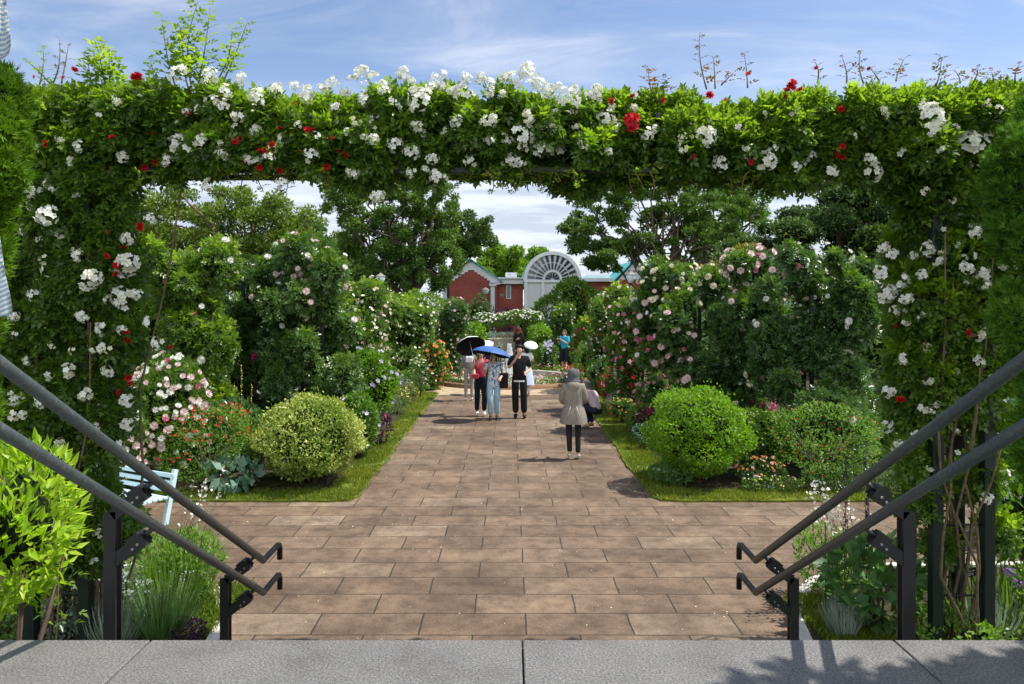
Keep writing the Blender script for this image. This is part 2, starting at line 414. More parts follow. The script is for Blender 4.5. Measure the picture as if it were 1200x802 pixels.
M['farground'] = twotone('garden ground', [(.3, (.02, .045, .01)), (.6, (.05, .09, .018))], 1.2)
M['tan'] = twotone('tan paving', [(.3, (.27, .20, .13)), (.5, (.35, .27, .18)), (.7, (.44, .35, .25))], 3, .85, .1)
M['brick_kerb'] = twotone('brick kerb', [(.3, (.16, .09, .05)), (.6, (.28, .17, .10))], 9, .8, .3)

tag(MB().sheet([(-150, -30), (150, -30), (150, 400), (-150, 400)], -.012).build('ground', M['farground']), kind='structure')
tag(MB().sheet([(-14, 5.0), (14, 5.0), (14, 10.85), (2.3, 10.85), (2.3, 23.2), (-2.5, 23.2), (-2.5, 10.85), (-14, 10.85)], 0.0).build('paved_path', M['paver']), kind='structure')
tag(MB().sheet([(-6.5, 22.9), (6.5, 22.9), (6.5, 33), (-6.5, 33)], .006).build('fountain_plaza', M['tan']), kind='structure')
tag(MB().sheet([(-1.3, 32.9), (1.3, 32.9), (1.3, 36.2), (-1.3, 36.2)], .011).build('garden_path', M['tan']), kind='structure')

# beds ---------------------------------------------------------------
def mirror(poly): return [(-x, y) for x, y in poly][::-1]
def arc(cx, cy, r, a0, a1, n=12): return [(cx+r*math.cos(math.radians(a0+(a1-a0)*i/n)), cy+r*math.sin(math.radians(a0+(a1-a0)*i/n))) for i in range(n+1)]
near_edge = [(-2.28, 5.0), (-2.33, 6.2), (-2.43, 6.75), (-2.62, 7.2), (-2.92, 7.62), (-3.35, 7.93), (-3.9, 8.08), (-5, 8.12), (-14, 8.12)]
near_bed = near_edge+[(-14, 5.0)]
def offset_line(pts, d):
    o = []
    for i in range(len(pts)):
        a = Vector(pts[max(0, i-1)]); b = Vector(pts[min(len(pts)-1, i+1)]); t = (b-a).normalized()
        o.append((pts[i][0]-t.y*d, pts[i][1]+t.x*d))
    return o
for side, name in ((1, 'bed_ground'), (-1, 'bed_ground')):
    e = [(x*side, y) for x, y in near_edge]; inn = [(x*side, y) for x, y in offset_line(near_edge, .1)]
    mb = MB()
    z0, z1 = -.05, .07
    A = [[mb.bm.verts.new((p[0], p[1], z)) for p in L] for L, z in ((e, z0), (e, z1), (inn, z1), (inn, z0))]
    for k in range(3):
        for i in range(len(e)-1): mb.bm.faces.new((A[k][i], A[k][i+1], A[k+1][i+1], A[k+1][i]))
    tag(mb.build('kerb', M['kerb']), kind='structure')
    poly = inn+[(-14*side, 5.0)]
    tag(MB().prism(poly, -.04, .045).build(name, M['soil']), kind='structure')
_re = np.random.default_rng(3)
def wavy(x, ys): return [(x+_re.normal(0, .016)+.02*math.sin(y*2.1+x), float(y)) for y in ys]
L_bed = [(-14, 10.75)]+[(float(x), 10.75+_re.normal(0, .012)) for x in np.arange(-7, -2.55, .16)]+[(-2.5, 10.75), (-2.26, 10.82)]+wavy(-2.15, np.arange(11.0, 23.3, .15))+[(-2.2, 23.3), (-2.9, 23.9), (-3.6, 25), (-3.9, 27), (-3.6, 29), (-2.6, 30.8), (-1.25, 32), (-1.2, 34.2), (-40, 34.2), (-40, 10.75)]
R_bed = [(14, 10.75)]+[(float(x), 10.75+_re.normal(0, .012)) for x in np.arange(7, 2.45, -.16)]+[(2.4, 10.75), (2.12, 10.82)]+wavy(2.0, np.arange(11.05, 23.2, .15))+[(2.2, 23.3), (2.9, 23.9), (3.6, 25), (3.9, 27), (3.6, 29), (2.6, 30.8), (1.25, 32), (1.2, 34.2), (40, 34.2), (40, 10.75)]
def inset(poly, d, n_keep):
    a = offset_line(poly[:n_keep], d); return a
tag(MB().prism(L_bed, -.04, .03).build('lawn_edge', M['turf']), kind='structure')
tag(MB().prism(R_bed, -.04, .03).build('lawn_edge', M['turf']), kind='structure')
def bed_in(side):
    return [(x*side, y) for x, y in [(-14, 11.2), (-2.9, 11.2), (-2.62, 11.35), (-2.58, 14), (-2.58, 18), (-2.62, 23.4), (-3.2, 24.2), (-3.9, 25), (-4.2, 27), (-3.9, 29), (-2.9, 31), (-1.5, 32.3), (-1.5, 34.1), (-39.5, 34.1), (-39.5, 11.2)]]
tag(MB().prism(bed_in(1), .0, .05).build('bed_ground', M['soil']), kind='structure')
tag(MB().prism(bed_in(-1), .0, .05).build('bed_ground', M['soil']), kind='structure')
# grass blades on the lawn strips
def grass_strip(segs, n, h, name, seed, z=.03, mat='lawn'):
    r = np.random.default_rng(seed); ps = []
    tot = sum(s[4] for s in segs)
    for (x0, x1, y0, y1, w) in segs:
        k = int(n*w/tot); ps.append(np.c_[r.uniform(x0, x1, k), r.uniform(y0, y1, k), np.full(k, z)])
    p = np.vstack(ps); g = noise3(p, 5, seed+1)+.5*noise3(p, 17, seed+2)+r.normal(0, .35, len(p)) > -.42; p = p[g]; k = len(p)
    p[:, 0] += r.normal(0, .018, k)
    d = np.c_[r.normal(0, .45, k), r.normal(0, .45, k), np.ones(k)]
    V, FF, kk = scatter(BLADE, p, d, r.normal(size=(k, 3)), h*r.uniform(.5, 1.3, k), .22)
    tone = np.clip(.45+.25*noise3(p, 2.2, seed)+r.uniform(-.25, .25, k), 0, 1)
    return tag(link(name, mesh_np(name, V, FF, np.repeat(tone, kk)), M[mat]), kind='stuff')
tag(grass_strip([(-5.5, -2.2, 10.77, 11.3, 1.7), (-2.62, -2.15, 11, 14.5, 2.2), (-2.62, -2.17, 14.5, 23.3, 2)], 26000, .055, 'lawn_grass', 11),
    'short green grass edging the flower bed left of the path', 'grass')
tag(grass_strip([(2.1, 5.5, 10.77, 11.3, 1.7), (2.0, 2.6, 11, 14.5, 2.2), (2.05, 2.62, 14.5, 23.3, 2)], 26000, .055, 'lawn_grass', 12),
    'short green grass edging the flower bed right of the path', 'grass')
tag(grass_strip([(-3.3, -2.45, 6.2, 7.5, 2), (-2.9, -2.45, 5.8, 6.9, 1)], 14000, .06, 'lawn_grass', 13, .045), 'mossy yellow green turf inside the rounded kerb at left stair foot', 'grass')
tag(grass_strip([(2.55, 3.2, 5.9, 7.2, 2)], 11000, .06, 'lawn_grass', 14, .045), 'mossy yellow green turf inside the rounded kerb at right stair foot', 'grass')
grs = [o for o in COL.objects if o.name.startswith('lawn_grass')]
# fallen petals on the paving: uncountable litter
def petals():
    r = np.random.default_rng(5); n = 420
    p = np.c_[r.uniform(-4, 4, n), r.uniform(5.9, 14, n), np.full(n, .008)]
    p = p[(abs(p[:, 0]) < 2.05) | ((p[:, 1] > 8.2) & (p[:, 1] < 10.6))]; n = len(p)
    d = np.c_[r.normal(size=(n, 2)), r.normal(0, .1, n)]
    V, FF, k = scatter(QUADLEAF, p, d, np.tile([0, 0, 1.], (n, 1))+r.normal(0, .2, (n, 3)), r.uniform(.008, .022, n))
    tag(link('fallen_petals', mesh_np('fallen petals', V, FF, np.repeat(r.uniform(0, 1, n), k)), M['cream']), 'tiny pale fallen petals scattered over the brown paving', 'petals', kind='stuff')
petals()

# stairs: top landing of granite slabs and the flight below it -------------------------
ED = 3.66; ZT = 1.2
st = bpy.data.objects.new('stairs', None); COL.objects.link(st); st['kind'] = 'structure'
slab_w = 1.749
xs = [-.0+.06+slab_w*k for k in range(-4, 5)]
mb = MB()
for a, b in zip(xs[:-1], xs[1:]):
    mb.box(((a+b)/2, 2.66, ZT-.06), (b-a-.008, 2.0, .12), bev=.006)
mb.build('landing', M['granite'], st)
MB().box((0, 2.64, ZT-.10), (13.9, 1.93, .16)).build('landing_bed', plain('dark joint mortar', (.03, .028, .025), .9), st)
nst = 7; rz_ = ZT/nst; tr = .30
for k in range(1, nst):
    z = ZT-rz_*k; y0 = ED+tr*(k-1)
    MB().box((0, y0+tr/2, z-rz_/2), (4.5, tr-.004, rz_-.003), bev=.005).build('step', M['granite'], st)
MB().box((0, ED-.35, .52), (4.5, .6, 1.0)).build('landing_base', M['kerb'], st)

# handrails ------------------------------------------------------------------------------
def rail_metal():
    m, nt, out = newmat('grey green rail paint')
    tc = N(nt, 'ShaderNodeTexCoord'); no = N(nt, 'ShaderNodeTexNoise', Scale=70.0, Detail=4.0); nt.links.new(tc.outputs['Object'], no.inputs['Vector'])
    r = ramp(nt, no.outputs['Fac'], [(.35, (.032, .042, .042)), (.6, (.045, .056, .055)), (.74, (.10, .11, .11))])
    p = N(nt, 'ShaderNodeBsdfPrincipled', Roughness=.42, Metallic=.0); p.inputs['Specular IOR Level'].default_value = .55
    nt.links.new(r.outputs[0], p.inputs['Base Color']); nt.links.new(p.outputs[0], out.inputs['Surface']); return m
M['rail'] = rail_metal()
SL = .572
M['bolt'] = plain('steel bolt', (.35, .35, .35), .3, .8)
def handrail(side, label):
    xr = 1.845*side; t = empty('stair_handrail', (xr+.2*side, 5.2, 0), label, 'handrail', 'handrails of the stairs')
    yb = 5.82
    def zr(y, h): return h+SL*(yb-y)
    xo = xr+.205*side
    for h in (.85, .61):
        pts = [(xr, yb-.0, h+.0)]
        MB().tube([(xr, 1.75, zr(1.75, h)), (xr, yb, h)], .0255, 14).build('rail', M['rail'], t)
        # the level end that runs out and turns down
        y1 = yb+.42
        tp = [(xr, yb-.02, h+.006), (xr, yb+.01, h-.002), (xr, y1-.06, h), (xr, y1-.018, h-.012), (xr, y1, h-.045), (xr, y1, h-.13)]
        MB().tube(tp, .0225, 12).build('rail_end', M['metal_black'], t)
    for yp, w, ztop in ((5.62, .085, .0), (4.02, .085, 0)):
        # a twin flat-bar post outside the rails, one cranked arm to each rail
        zl = zr(yp, .61); zu = zr(yp, .85)
        gs = max(0, ZT-(yp-ED+.02)/tr*rz_) if yp < yb-.1 else 0
        for dy in (-.035, .035):
            mb = MB(); za = zu-.165
            zb = zl-.165
            mb.box((xo, yp+dy, (za+max(0, gs-.25))/2), (.062 if dy < 0 else .05, .014, za-max(0, gs-.25)))
            mb.bar((xo-.012*side, yp+dy, za-.02), (xr+.035*side, yp+dy, za+.105), .014, .06)
            mb.bar((xo-.012*side, yp+dy*.9, zb-.02), (xr+.035*side, yp+dy*.9, zb+.105), .014, .06)
            mb.build('post', M['metal_black'], t)
        for h, zz in ((.61, zb), (.85, za)):
            mb = MB(); mb.bar((xr+.10*side, yp, zz+.058), (xr+.045*side, yp, zz+.098), .078, .085)
            mb.tube([(xr+.06*side, yp, zz+.09), (xr, yp, zr(yp, h)-.02)], .012, 8)
            mb.build('bracket', M['metal_black'], t)
            for q in (.085, .06): MB().tube([(xr+q*side, yp-.05, zz+.135-q), (xr+q*side, yp-.036, zz+.135-q)], .007, 6).build('bolt', M['bolt'], t)
        MB().box((xo, yp, gs+.006+.0), (.13, .13, .012)).build('base_plate', M['metal_black'], t)
handrail(-1, 'grey steel double handrail on black posts left of the stairs')
handrail(1, 'grey steel double handrail on black posts right of the stairs')

# ================================================================== PERGOLA AND ITS ROSES
PK = .845
def K(L): return [((c[0]*PK, c[1]*PK, HC+(c[2]-HC)*PK), tuple(v*PK for v in (r if hasattr(r, '__len__') else (r, r, r)))) for c, r in L]
pg = empty('rose_pergola', (0, 7.3*PK, 0), 'dark green steel pergola frame spanning the view beneath the roses', 'pergola')
PX = (-3.72, -3.3, 3.32, 3.72)
for x in PX:
    for y in (6.05, 6.45):
        MB().box((x, y, 2.06), (.085, .085, 4.1), bev=.006).build('post', M['pergola_green'], pg)
for y in (6.1, 6.45):
    for z, h in ((4.2, .075), (3.82, .045)):
        MB().box((0, y, z), (10.4, .06, h), bev=.005).build('beam', M['pergola_green'], pg)
    for x in np.arange(-4.9, 5, 1.15): MB().box((x, y, 4.0), (.025, .025, .32)).build('upright', M['pergola_green'], pg)
for x in np.arange(-4.6, 4.8, 1.15):
    MB().box((x, 6.235, 4.22), (.045, .5, .045), bev=.004).build('cross_bar', M['pergola_green'], pg)
for x0 in (-3.51, 3.52):
    for z in np.arange(.5, 3.8, .55):
        for y in (6.05, 6.45): MB().tube([(x0-.22, y, z), (x0+.22, y, z)], .008, 6).build('rung', M['pergola_green'], pg)

def canes(mb, rng, base, tops, r=.014, wob=.12):
    for tp in tops:
        b = np.array(base)+np.array([rng.normal(0, .1), rng.normal(0, .1), 0]); tp = np.array(tp)
        if abs(tp[0]-b[0]) > .9:      # up the pillar first, then along the beam
            mid = np.array([b[0]+rng.normal(0, .08), b[1], tp[2]-.25]); q = [b+(mid-b)*f+np.array([rng.normal(0, .03), rng.normal(0, .03), 0]) for f in np.linspace(0, 1, 9)]
            q += [mid+(tp-mid)*f+np.array([0, rng.normal(0, .04), rng.normal(0, .03)+.15*math.sin(f*PI)]) for f in np.linspace(.12, 1, 9)]
            mb.tube(q, [r*(1-.6*i/len(q)) for i in range(len(q))], 6); continue
        L = np.linalg.norm(tp-b); n = max(5, int(L/.35)); pts = []
        for i in range(n+1):
            f = i/n; pts.append(b*(1-f)+tp*f+np.array([math.sin(f*7+rng.uniform(0, 1))*wob, rng.normal(0, wob*.4), 0])*math.sin(PI*min(1, f*1.3+.05)))
        mb.tube(pts, [r*(1-.6*i/n) for i in range(n+1)], 6)
def shoot(base, tip, rng, n=14, size=.09, bend=.1):
    """one upright leafy shoot: stem tube + compound leaves; returns arrays for leaves and a list of points"""
    base, tip = np.array(base, float), np.array(tip, float); L = np.linalg.norm(tip-base)
    sd = rng.normal(size=3)*bend; pts = [base*(1-f)+tip*f+sd*math.sin(f*PI)*L*.5 for f in np.linspace(0, 1, 9)]
    p = []; d = []
    for i in range(n):
        f = .12+.88*i/max(1, n-1); k = f*8; a = min(7, int(k)); q = pts[a]*(1-(k-a))+pts[a+1]*(k-a)
        an = i*2.4+rng.uniform(-.4, .4); p.append(q); d.append((math.cos(an), math.sin(an)*.8, .35+rng.uniform(-.2, .3)))
    return pts, np.array(p), np.array(d), np.full(n, size)*np.linspace(1.15, .6, n)
def shoots_part(lst, parent, mat, rng, name='shoot', T=SPRAY, tone=.5):
    for (b, t, n, s) in lst:
        pts, p, d, sz = shoot(b, t, rng, int(n*1.35), s*1.7)
        mb = MB(); mb.tube(pts, [.007*(1-.75*i/8) for i in range(9)], 5)
        o = mb.build(name, M['cane'], parent)
        V, FF, k = scatter(T, p, d, np.tile([0, 0, 1.], (len(p), 1))+rng.normal(0, .3, (len(p), 3)), sz)
        link('leaves', mesh_np('leaves', V, FF, np.repeat(np.clip(tone+rng.uniform(-.4, .4, len(p)), 0, 1), k)), mat, o)

def rose_on_pergola(name, label, lumps, n_leaf, seed, base, tops, mats=('rose_leaf', 'rose_leaf_lit'), dens=.86, size=.105, core=True, split=.25, tone_bias=0):
    rng = np.random.default_rng(seed); lumps = K(lumps); size = size*1.08; n_leaf = int(n_leaf*1.2); lumps = [(c, tuple(max(.1, v-.055) for v in r)) for c, r in lumps]
    base = (base[0]*PK, base[1]*PK, 0)
    t = empty('climbing_rose', base, label, 'climbing rose', 'climbing roses on the pergola')
    p, nn = lump_points(lumps, n_leaf, .28, rng, dens)
    lit = nn[:, 2]+.5*noise3(p, 2.5, seed+5) > 1-split*2  # upward-facing leaves take the paler copy, painted as sunlit
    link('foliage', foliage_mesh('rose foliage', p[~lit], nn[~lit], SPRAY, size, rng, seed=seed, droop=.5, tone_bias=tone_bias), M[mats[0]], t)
    link('lit_foliage', foliage_mesh('lit rose foliage', p[lit], nn[lit], SPRAY, size, rng, seed=seed, up=.7), M[mats[1]], t)
    mb = MB(); canes(mb, rng, base, [(a*PK, b*PK, HC+(c-HC)*PK) for a, b, c in tops]); mb.build('canes', M['cane'], t)
    return t, p, nn, rng
r0 = np.random.default_rng(21)
# left pillar
LL = column_lumps(r0, -4.1, 7.3, .5, 4.3, .68, .5, (.26, .42), 46, False)
LL = [((c[0]+.05*max(0, c[2]-2), c[1], c[2]), r) for c, r in LL]
for (px, py, rr) in ((30, 640, .26), (55, 560, .3), (70, 600, .28), (100, 560, .28), (128, 330, .27), (135, 400, .26), (128, 270, .24), (118, 480, .26), (106, 540, .22), (70, 660, .22), (100, 630, .22),
                     (10, 400, .4), (30, 450, .3), (0, 330, .4), (-20, 470, .4), (40, 200, .42), (10, 240, .35), (70, 250, .3), (120, 250, .28)):
    LL.append((tuple(P(px, py, 7.2)), (rr*.9, rr, rr)))
lp_t, lp_p, lp_n, lp_r = rose_on_pergola('', 'white climbing rose with red blooms covering the left pergola pillar', LL, 26000, 31, (-4.05, 7.3, 0), [(-4.3, 7, 3.5), (-3.8, 7, 3.3), (-4.2, 7.4, 4), (-3.75, 6.95, 2.6), (-4.5, 7.1, 2.4)], size=.105)
# beam, in three plants
def beam_lumps(rng, x0, x1, top=100, bot=186):
    L = []
    for x in np.arange(x0, x1, .125):
        d = rng.uniform(6.95, 7.75)
        px = CX+x*F/7.1
        prof_t = top+6*math.sin(px*.023)+4*math.sin(px*.09+1)+rng.uniform(-4, 7); prof_b = bot+5*math.sin(px*.03+2)+rng.uniform(-7, 4)
        for k in range(4):
            rr = rng.uniform(.13, .24); dd = rng.uniform(7.0, 7.68)
            zt = Z(prof_t, 7.1)-rr; zb = Z(prof_b, dd)+rr*.9
            f = (rng.uniform(0, 1), 0, 1, rng.uniform(0, 1))[k]; L.append(((x+rng.uniform(-.1, .1), dd, zb+(zt-zb)*f), (rr*1.1, rr, rr)))
    return L
LB = beam_lumps(r0, -4.55, -1.35, 104, 204)
for px, py, rr in ((60, 142, .3), (100, 138, .3), (40, 150, .3), (130, 140, .28), (150, 196, .16), (200, 198, .12), (118, 215, .2)):
    LB.append((tuple(P(px, py, 7.2)), (rr*1.2, rr, rr)))
bl_t, bl_p, bl_n, bl_r = rose_on_pergola('', 'climbing rose with white trusses and small red blooms on the left third of the beam', LB, 21000, 32, (-4.2, 7.6, 0), [(-3, 7.3, 4.4), (-2, 7.2, 4.3), (-4, 7.6, 4.4)], dens=.8, split=.3)
LC = beam_lumps(r0, -1.45, .95, 106, 206)
for px, py, rr in ((410, 200, .12), (440, 206, .11), (500, 200, .1)):
    LC.append((tuple(P(px, py, 7.2)), (rr*1.3, rr, rr)))
bc_t, bc_p, bc_n, bc_r = rose_on_pergola('', 'climbing rose thick with white trusses on the middle of the beam', LC, 16000, 33, (-4.15, 7.4, 0), [(-1, 7.3, 4.3), (0, 7.2, 4.3), (-2, 7.3, 4.4), (.8, 7.3, 4.2)], dens=.8, split=.35)
LD = beam_lumps(r0, 1.0, 4.9, 108, 200)
LD = [l for l in LD if not (4.22 < l[0][2] < 4.5 and r0.random() < .45)]
for px in range(655, 950, 22): LD.append((tuple(P(px, 200+7*math.sin(px*.021)+r0.uniform(-4, 8), r0.uniform(7.1, 7.7))), (.16, .16, .12)))
for px, py, rr in ((1090, 140, .3), (1140, 142, .3), (1180, 145, .3), (1030, 138, .24), (1150, 125, .2), (1180, 128, .25), (1000, 200, .12), (1060, 140, .26)):
    LD.append((tuple(P(px, py, 7.3)), (rr*1.2, rr, rr)))
bd_t, bd_p, bd_n, bd_r = rose_on_pergola('', 'climbing rose with red tinted tips on the right half of the pergola beam', LD, 22000, 34, (4.2, 7.6, 0), [(3, 7.3, 4.4), (2, 7.2, 4.3), (4, 7.6, 4.4), (1.2, 7.2, 4.2), (4.3, 7, 4)], dens=.78, split=.4)
# right pillar
LR = column_lumps(r0, 4.12, 7.35, 1.7, 4.2, .62, .45, (.24, .38), 34, False)
for (px, py, rr) in ((1072, 330, .24), (1065, 420, .26), (1078, 480, .26), (1066, 540, .24), (1075, 590, .22), (1095, 560, .2), (1150, 560, .25), (1165, 500, .22), (1080, 250, .24), (1050, 220, .18), (1100, 640, .16), (1160, 450, .22), (1062, 380, .2), (1170, 620, .2), (1190, 200, .4), (1185, 300, .4), (1190, 400, .35)):
    LR.append((tuple(P(px, py, 7.3)), (rr*.9, rr, rr)))
rp_t, rp_p, rp_n, rp_r = rose_on_pergola('', 'loose white climbing rose with bare canes on the right pergola pillar', LR, 19000, 35, (4.1, 7.2, 0),
    [(3.9, 6.95, 3.4), (4.3, 6.9, 3.2), (4.5, 7, 3.7), (3.8, 7.1, 2.6), (4.15, 6.85, 2.2), (4.4, 6.9, 1.6), (3.9, 6.85, 1.5)], dens=.8, split=.3)

S5 = [cluster_mesh('white truss', SINGLE, M['white'], 15, .062, .027, k) for k in range(4)]
S5b = [cluster_mesh('large white truss', SINGLE, M['white'], 28, .088, .029, k) for k in range(3)]
REDC = [cluster_mesh('red bloom', DOUBLE, M['red'], 1, .005, .029, 0), cluster_mesh('red bloom pair', DOUBLE, M['red'], 3, .03, .026, 1)]
def clusters_px(lst, plist, meshes, name, rng, sc_=(.8, 1.2), tol=9):
    for it in lst:
        px, py = it[:2]; s = it[2] if len(it) > 2 else 1
        best = None
        for (t, p) in plist:
            q = front_at(p, px, py, tol)
            if q is not None and (best is None or q[1] < best[1][1]-.25): best = (t, q)
        if best is None: best = (plist[0][0], P(px, py, 6.0))
        t, q = best; d = q[1]-.10; w = P(px, py, d)
        put_cluster(name, meshes[rng.integers(len(meshes))], w, t, s*rng.uniform(*sc_)*(.84 if name == 'flower_truss' else 1), rng)
allp = [(lp_t, lp_p), (bl_t, bl_p), (bc_t, bc_p), (bd_t, bd_p), (rp_t, rp_p)]
rf = np.random.default_rng(77)
white_L = [(56,252,1.5),(31,270),(105,325,1.6),(148,308,1.7),(145,350,1.6),(40,346),(99,369),(119,385),(175,378),(185,402,1.2),(143,387),(79,434,1.1),(101,460,1.3),(49,468,1.2),(126,435,1.1),(17,467),(26,486,.8),(33,423,.7),(17,371),(147,470),(148,498,1.2),(176,257,1.1),(150,280,1.1),(25,222),(62,222,.8),(90,300,.7),(160,345),(128,352,.8),(10,300,.8),(60,405,.6),(110,410,.7),(135,520,1.2),(150,535),(70,520,.8),(38,222)]
white_BL = [(207,87,1.2),(247,90,1.2),(265,108),(233,128),(262,123),(280,135),(300,152),(212,171,1.8),(235,166),(258,183),(92,172),(143,183),(195,188),(290,187),(315,186,.8),(365,183),(323,107),(300,113),(360,113),(388,100),(393,128),(247,217),(218,130,.8),(250,118,.8),(282,98,.8),(345,100,.8),(375,105),(310,120,.7),(330,215,.8)]
white_BC = [(425,88,1.4),(430,117,1.3),(472,87),(492,117,1.4),(485,108),(517,97,1.2),(543,110,1.4),(545,95,.8),(563,95,.7),(593,93,1.2),(617,85,1.2),(643,107,1.2),(667,117,1.5),(697,113,1.2),(407,155,.8),(438,163),(463,170,1.2),(482,177,1.2),(490,148,1.1),(497,157,.8),(535,144,1.1),(532,165,.8),(522,155),(575,138,1.2),(575,163,1.1),(620,137),(612,158,1.4),(635,172,1.3),(652,180,1.3),(600,187),(610,190,.9),(552,188),(507,187),(482,202),(513,207,1.1),(415,200,1.2),(443,230,1.1),(405,108),(450,105),(505,103,.9),(530,107,.8),(573,108,.8),(605,98,.9),(630,100),(460,118,.7),(556,112,.8),(590,110,.7),(432,142,.8),(447,100,.8),(658,170,.7),(520,210,.8),(498,198,.7)]
white_BR = [(715,177,.7),(725,190,.8),(758,157,1.1),(710,140,1.4),(720,147,1.2),(827,158,1.4),(845,192,1.4),(897,188,1.5),(933,195),(950,183),(973,202,1.2),(1023,202,1.3),(1093,137,1.9),(1092,152,1.3),(1137,170,1.9),(745,112,.8),(675,105,.9),(780,150,.6),(865,150,.6),(1000,160,.6),(1020,188,.8),(1085,125,1.1),(940,192,.8)]
white_R = [(1087,292,1.1),(1142,271),(1133,315,1.1),(1150,321,1.1),(1081,323),(1098,304,.8),(1154,333,.8),(1054,329,1.4),(1033,321,1.3),(1045,300,1.2),(1040,345,1.2),(1137,469,.7),(1092,481,.6),(1054,525,1.0),(1071,506,.7),(1040,500),(1121,531,.6),(1042,458),(1169,292),(1062,350),(1048,365),(1035,290,1.1),(1155,585,.9),(1140,300,.7),(1070,300,.7),(1120,505,.5)]
for lst, tgt in ((white_L, [allp[0], allp[1]]), (white_BL, [allp[1], allp[0]]), (white_BC, [allp[2]]), (white_BR, [allp[3], allp[2]]), (white_R, [allp[4], allp[3]])):
    small = [c for c in lst if (len(c) < 3 or c[2] < 1.35)]; big = [(c[0], c[1], c[2]*.78) for c in lst if len(c) > 2 and c[2] >= 1.35]
    clusters_px(small, tgt, S5, 'flower_truss', rf); clusters_px(big, tgt, S5b, 'flower_truss', rf)
red_L = [(162,266,1.3),(145,291),(124,301),(136,312,1.1),(137,322),(150,397,1.1),(147,390),(150,442,1.1),(127,272,.8),(55,168),(37,109),(140,460,.9),(152,450,.9),(118,520,.8)]
red_BL = [(88,80,.9),(160,88,1.4),(155,90,1.2),(132,162),(168,187,1.1),(168,196,1.2),(183,190),(180,155,.9),(219,133,.9),(275,167,1.1),(281,163,1.1),(328,152,1.1),(360,154,1.1),(367,153,1),(391,163,1.1),(310,178,1.1),(287,191),(303,196,1.1),(327,202),(382,195,1.1),(317,169),(345,121,.8),(125,197,1.1),(396,176),(355,178,.7),(302,176,.7),(41,90,.7),(75,92,.7)]
red_BR = [(718,119),(775,118),(795,208,1.1),(740,111,.8),(752,203),(832,110,1.1),(877,88,.9),(918,113),(985,127,1.2),(810,184),(881,190),(978,181,1.2),(988,172),(987,183),(1127,200,1.2),(938,106,.8),(957,80,.7),(1017,80,.8),(870,205,.8),(905,108,.7),(850,118,.8)]
clusters_px(red_L, allp[:2], REDC[:1], 'red_bloom', rf); clusters_px(red_BL, [allp[1], allp[0]], REDC[:1], 'red_bloom', rf)
clusters_px([(403,182),(662,213)], [allp[2]], REDC[:1], 'red_bloom', rf); clusters_px(red_BR, [allp[3]], REDC[:1], 'red_bloom', rf)
clusters_px([(738,145,1.7),(733,141,1.2),(743,148,1.2),(925,98,1.5),(930,103,1.2)], [allp[3]], REDC[1:], 'red_bloom', rf)
clusters_px([(1133,391,1.2),(1056,470,1.3),(1048,382,.8),(1145,395,.6)], [allp[4]], REDC[:1], 'red_bloom', rf)

S3 = [cluster_mesh('few white blooms', SINGLE, M['white'], 3, .045, .027, 20), cluster_mesh('few white blooms', SINGLE, M['white'], 6, .05, .026, 21), cluster_mesh('faded blooms', SINGLE, M['cream'], 5, .045, .024, 22)]
for (t, p, cnt) in ((lp_t, lp_p, 62), (bl_t, bl_p, 52), (bc_t, bc_p, 50), (bd_t, bd_p, 46), (rp_t, rp_p, 58)):
    fz = p[:, 1]-.25*p[:, 2]*(0 if t in (lp_t, rp_t) else 1); cand = p[(fz < np.quantile(fz, .3))]
    for i in rf.integers(len(cand), size=cnt):
        q = cand[i]+np.array([0, -.07, 0]); put_cluster('flower_truss', S3[rf.integers(3)], q, t, rf.uniform(.7, 1.15), rf)
# long shoots above and hanging sprays below the beam
def sh(px0, py0, px1, py1, n, s=.10, d=7.2): return (P(px0, py0, d*PK), P(px1, py1, d*PK+r0.uniform(-.13, .13)), n, s*PK)
shoots_part([sh(225, 105, 232, 2, 24, .115), sh(222, 110, 215, 30, 18, .11), sh(205, 100, 190, 22, 16, .105), sh(232, 100, 246, 8, 18, .1), sh(262, 95, 290, 26, 14, .095), sh(255, 95, 272, 32, 14, .09), sh(232, 95, 205, 60, 10, .1),
             sh(125, 110, 112, 50, 20, .12), sh(130, 108, 128, 62, 16, .11), sh(110, 110, 102, 68, 12, .11), sh(180, 105, 176, 68, 9, .09), sh(45, 105, 50, 55, 9, .06), sh(60, 100, 30, 72, 7, .05)], bl_t, M['rose_leaf_lit'], r0)
shoots_part([sh(62, 98, 70, 45, 6, .05), sh(72, 98, 80, 55, 5, .05)], bl_t, M['red_shoot'], r0)
shoots_part([sh(828, 105, 820, 40, 9, .06), sh(838, 104, 836, 68, 7, .06), sh(845, 100, 860, 85, 5, .06), sh(876, 103, 872, 62, 7, .06), sh(958, 98, 955, 72, 6, .05), sh(992, 98, 987, 68, 6, .055), sh(1012, 98, 1008, 60, 7, .06),
             sh(1050, 95, 1060, 68, 7, .07), sh(1097, 100, 1103, 66, 8, .07), sh(765, 110, 760, 80, 8, .08), sh(778, 112, 780, 92, 6, .07), sh(1030, 95, 1020, 80, 5, .05), sh(1140, 98, 1146, 80, 6, .06), sh(1165, 98, 1162, 84, 6, .06), sh(1125, 98, 1118, 82, 5, .06), sh(1190, 98, 1195, 76, 6, .07)], bd_t, M['red_shoot'], r0)
for (a, b, tt, n) in ((140, 340, bl_t, 15), (345, 655, bc_t, 24), (660, 960, bd_t, 22), (970, 1060, rp_t, 6)):
    L = []
    for px in np.linspace(a, b, n):
        px += r0.uniform(-6, 6); y0 = 200; L.append(sh(px, y0, px+r0.uniform(-10, 14), 216+r0.uniform(-6, 14)+(8 if 690 < px < 930 else 0), 6, .085, r0.uniform(6.95, 7.6)))
    shoots_part(L, tt, M['rose_leaf_lit'], r0, 'hanging_shoot')
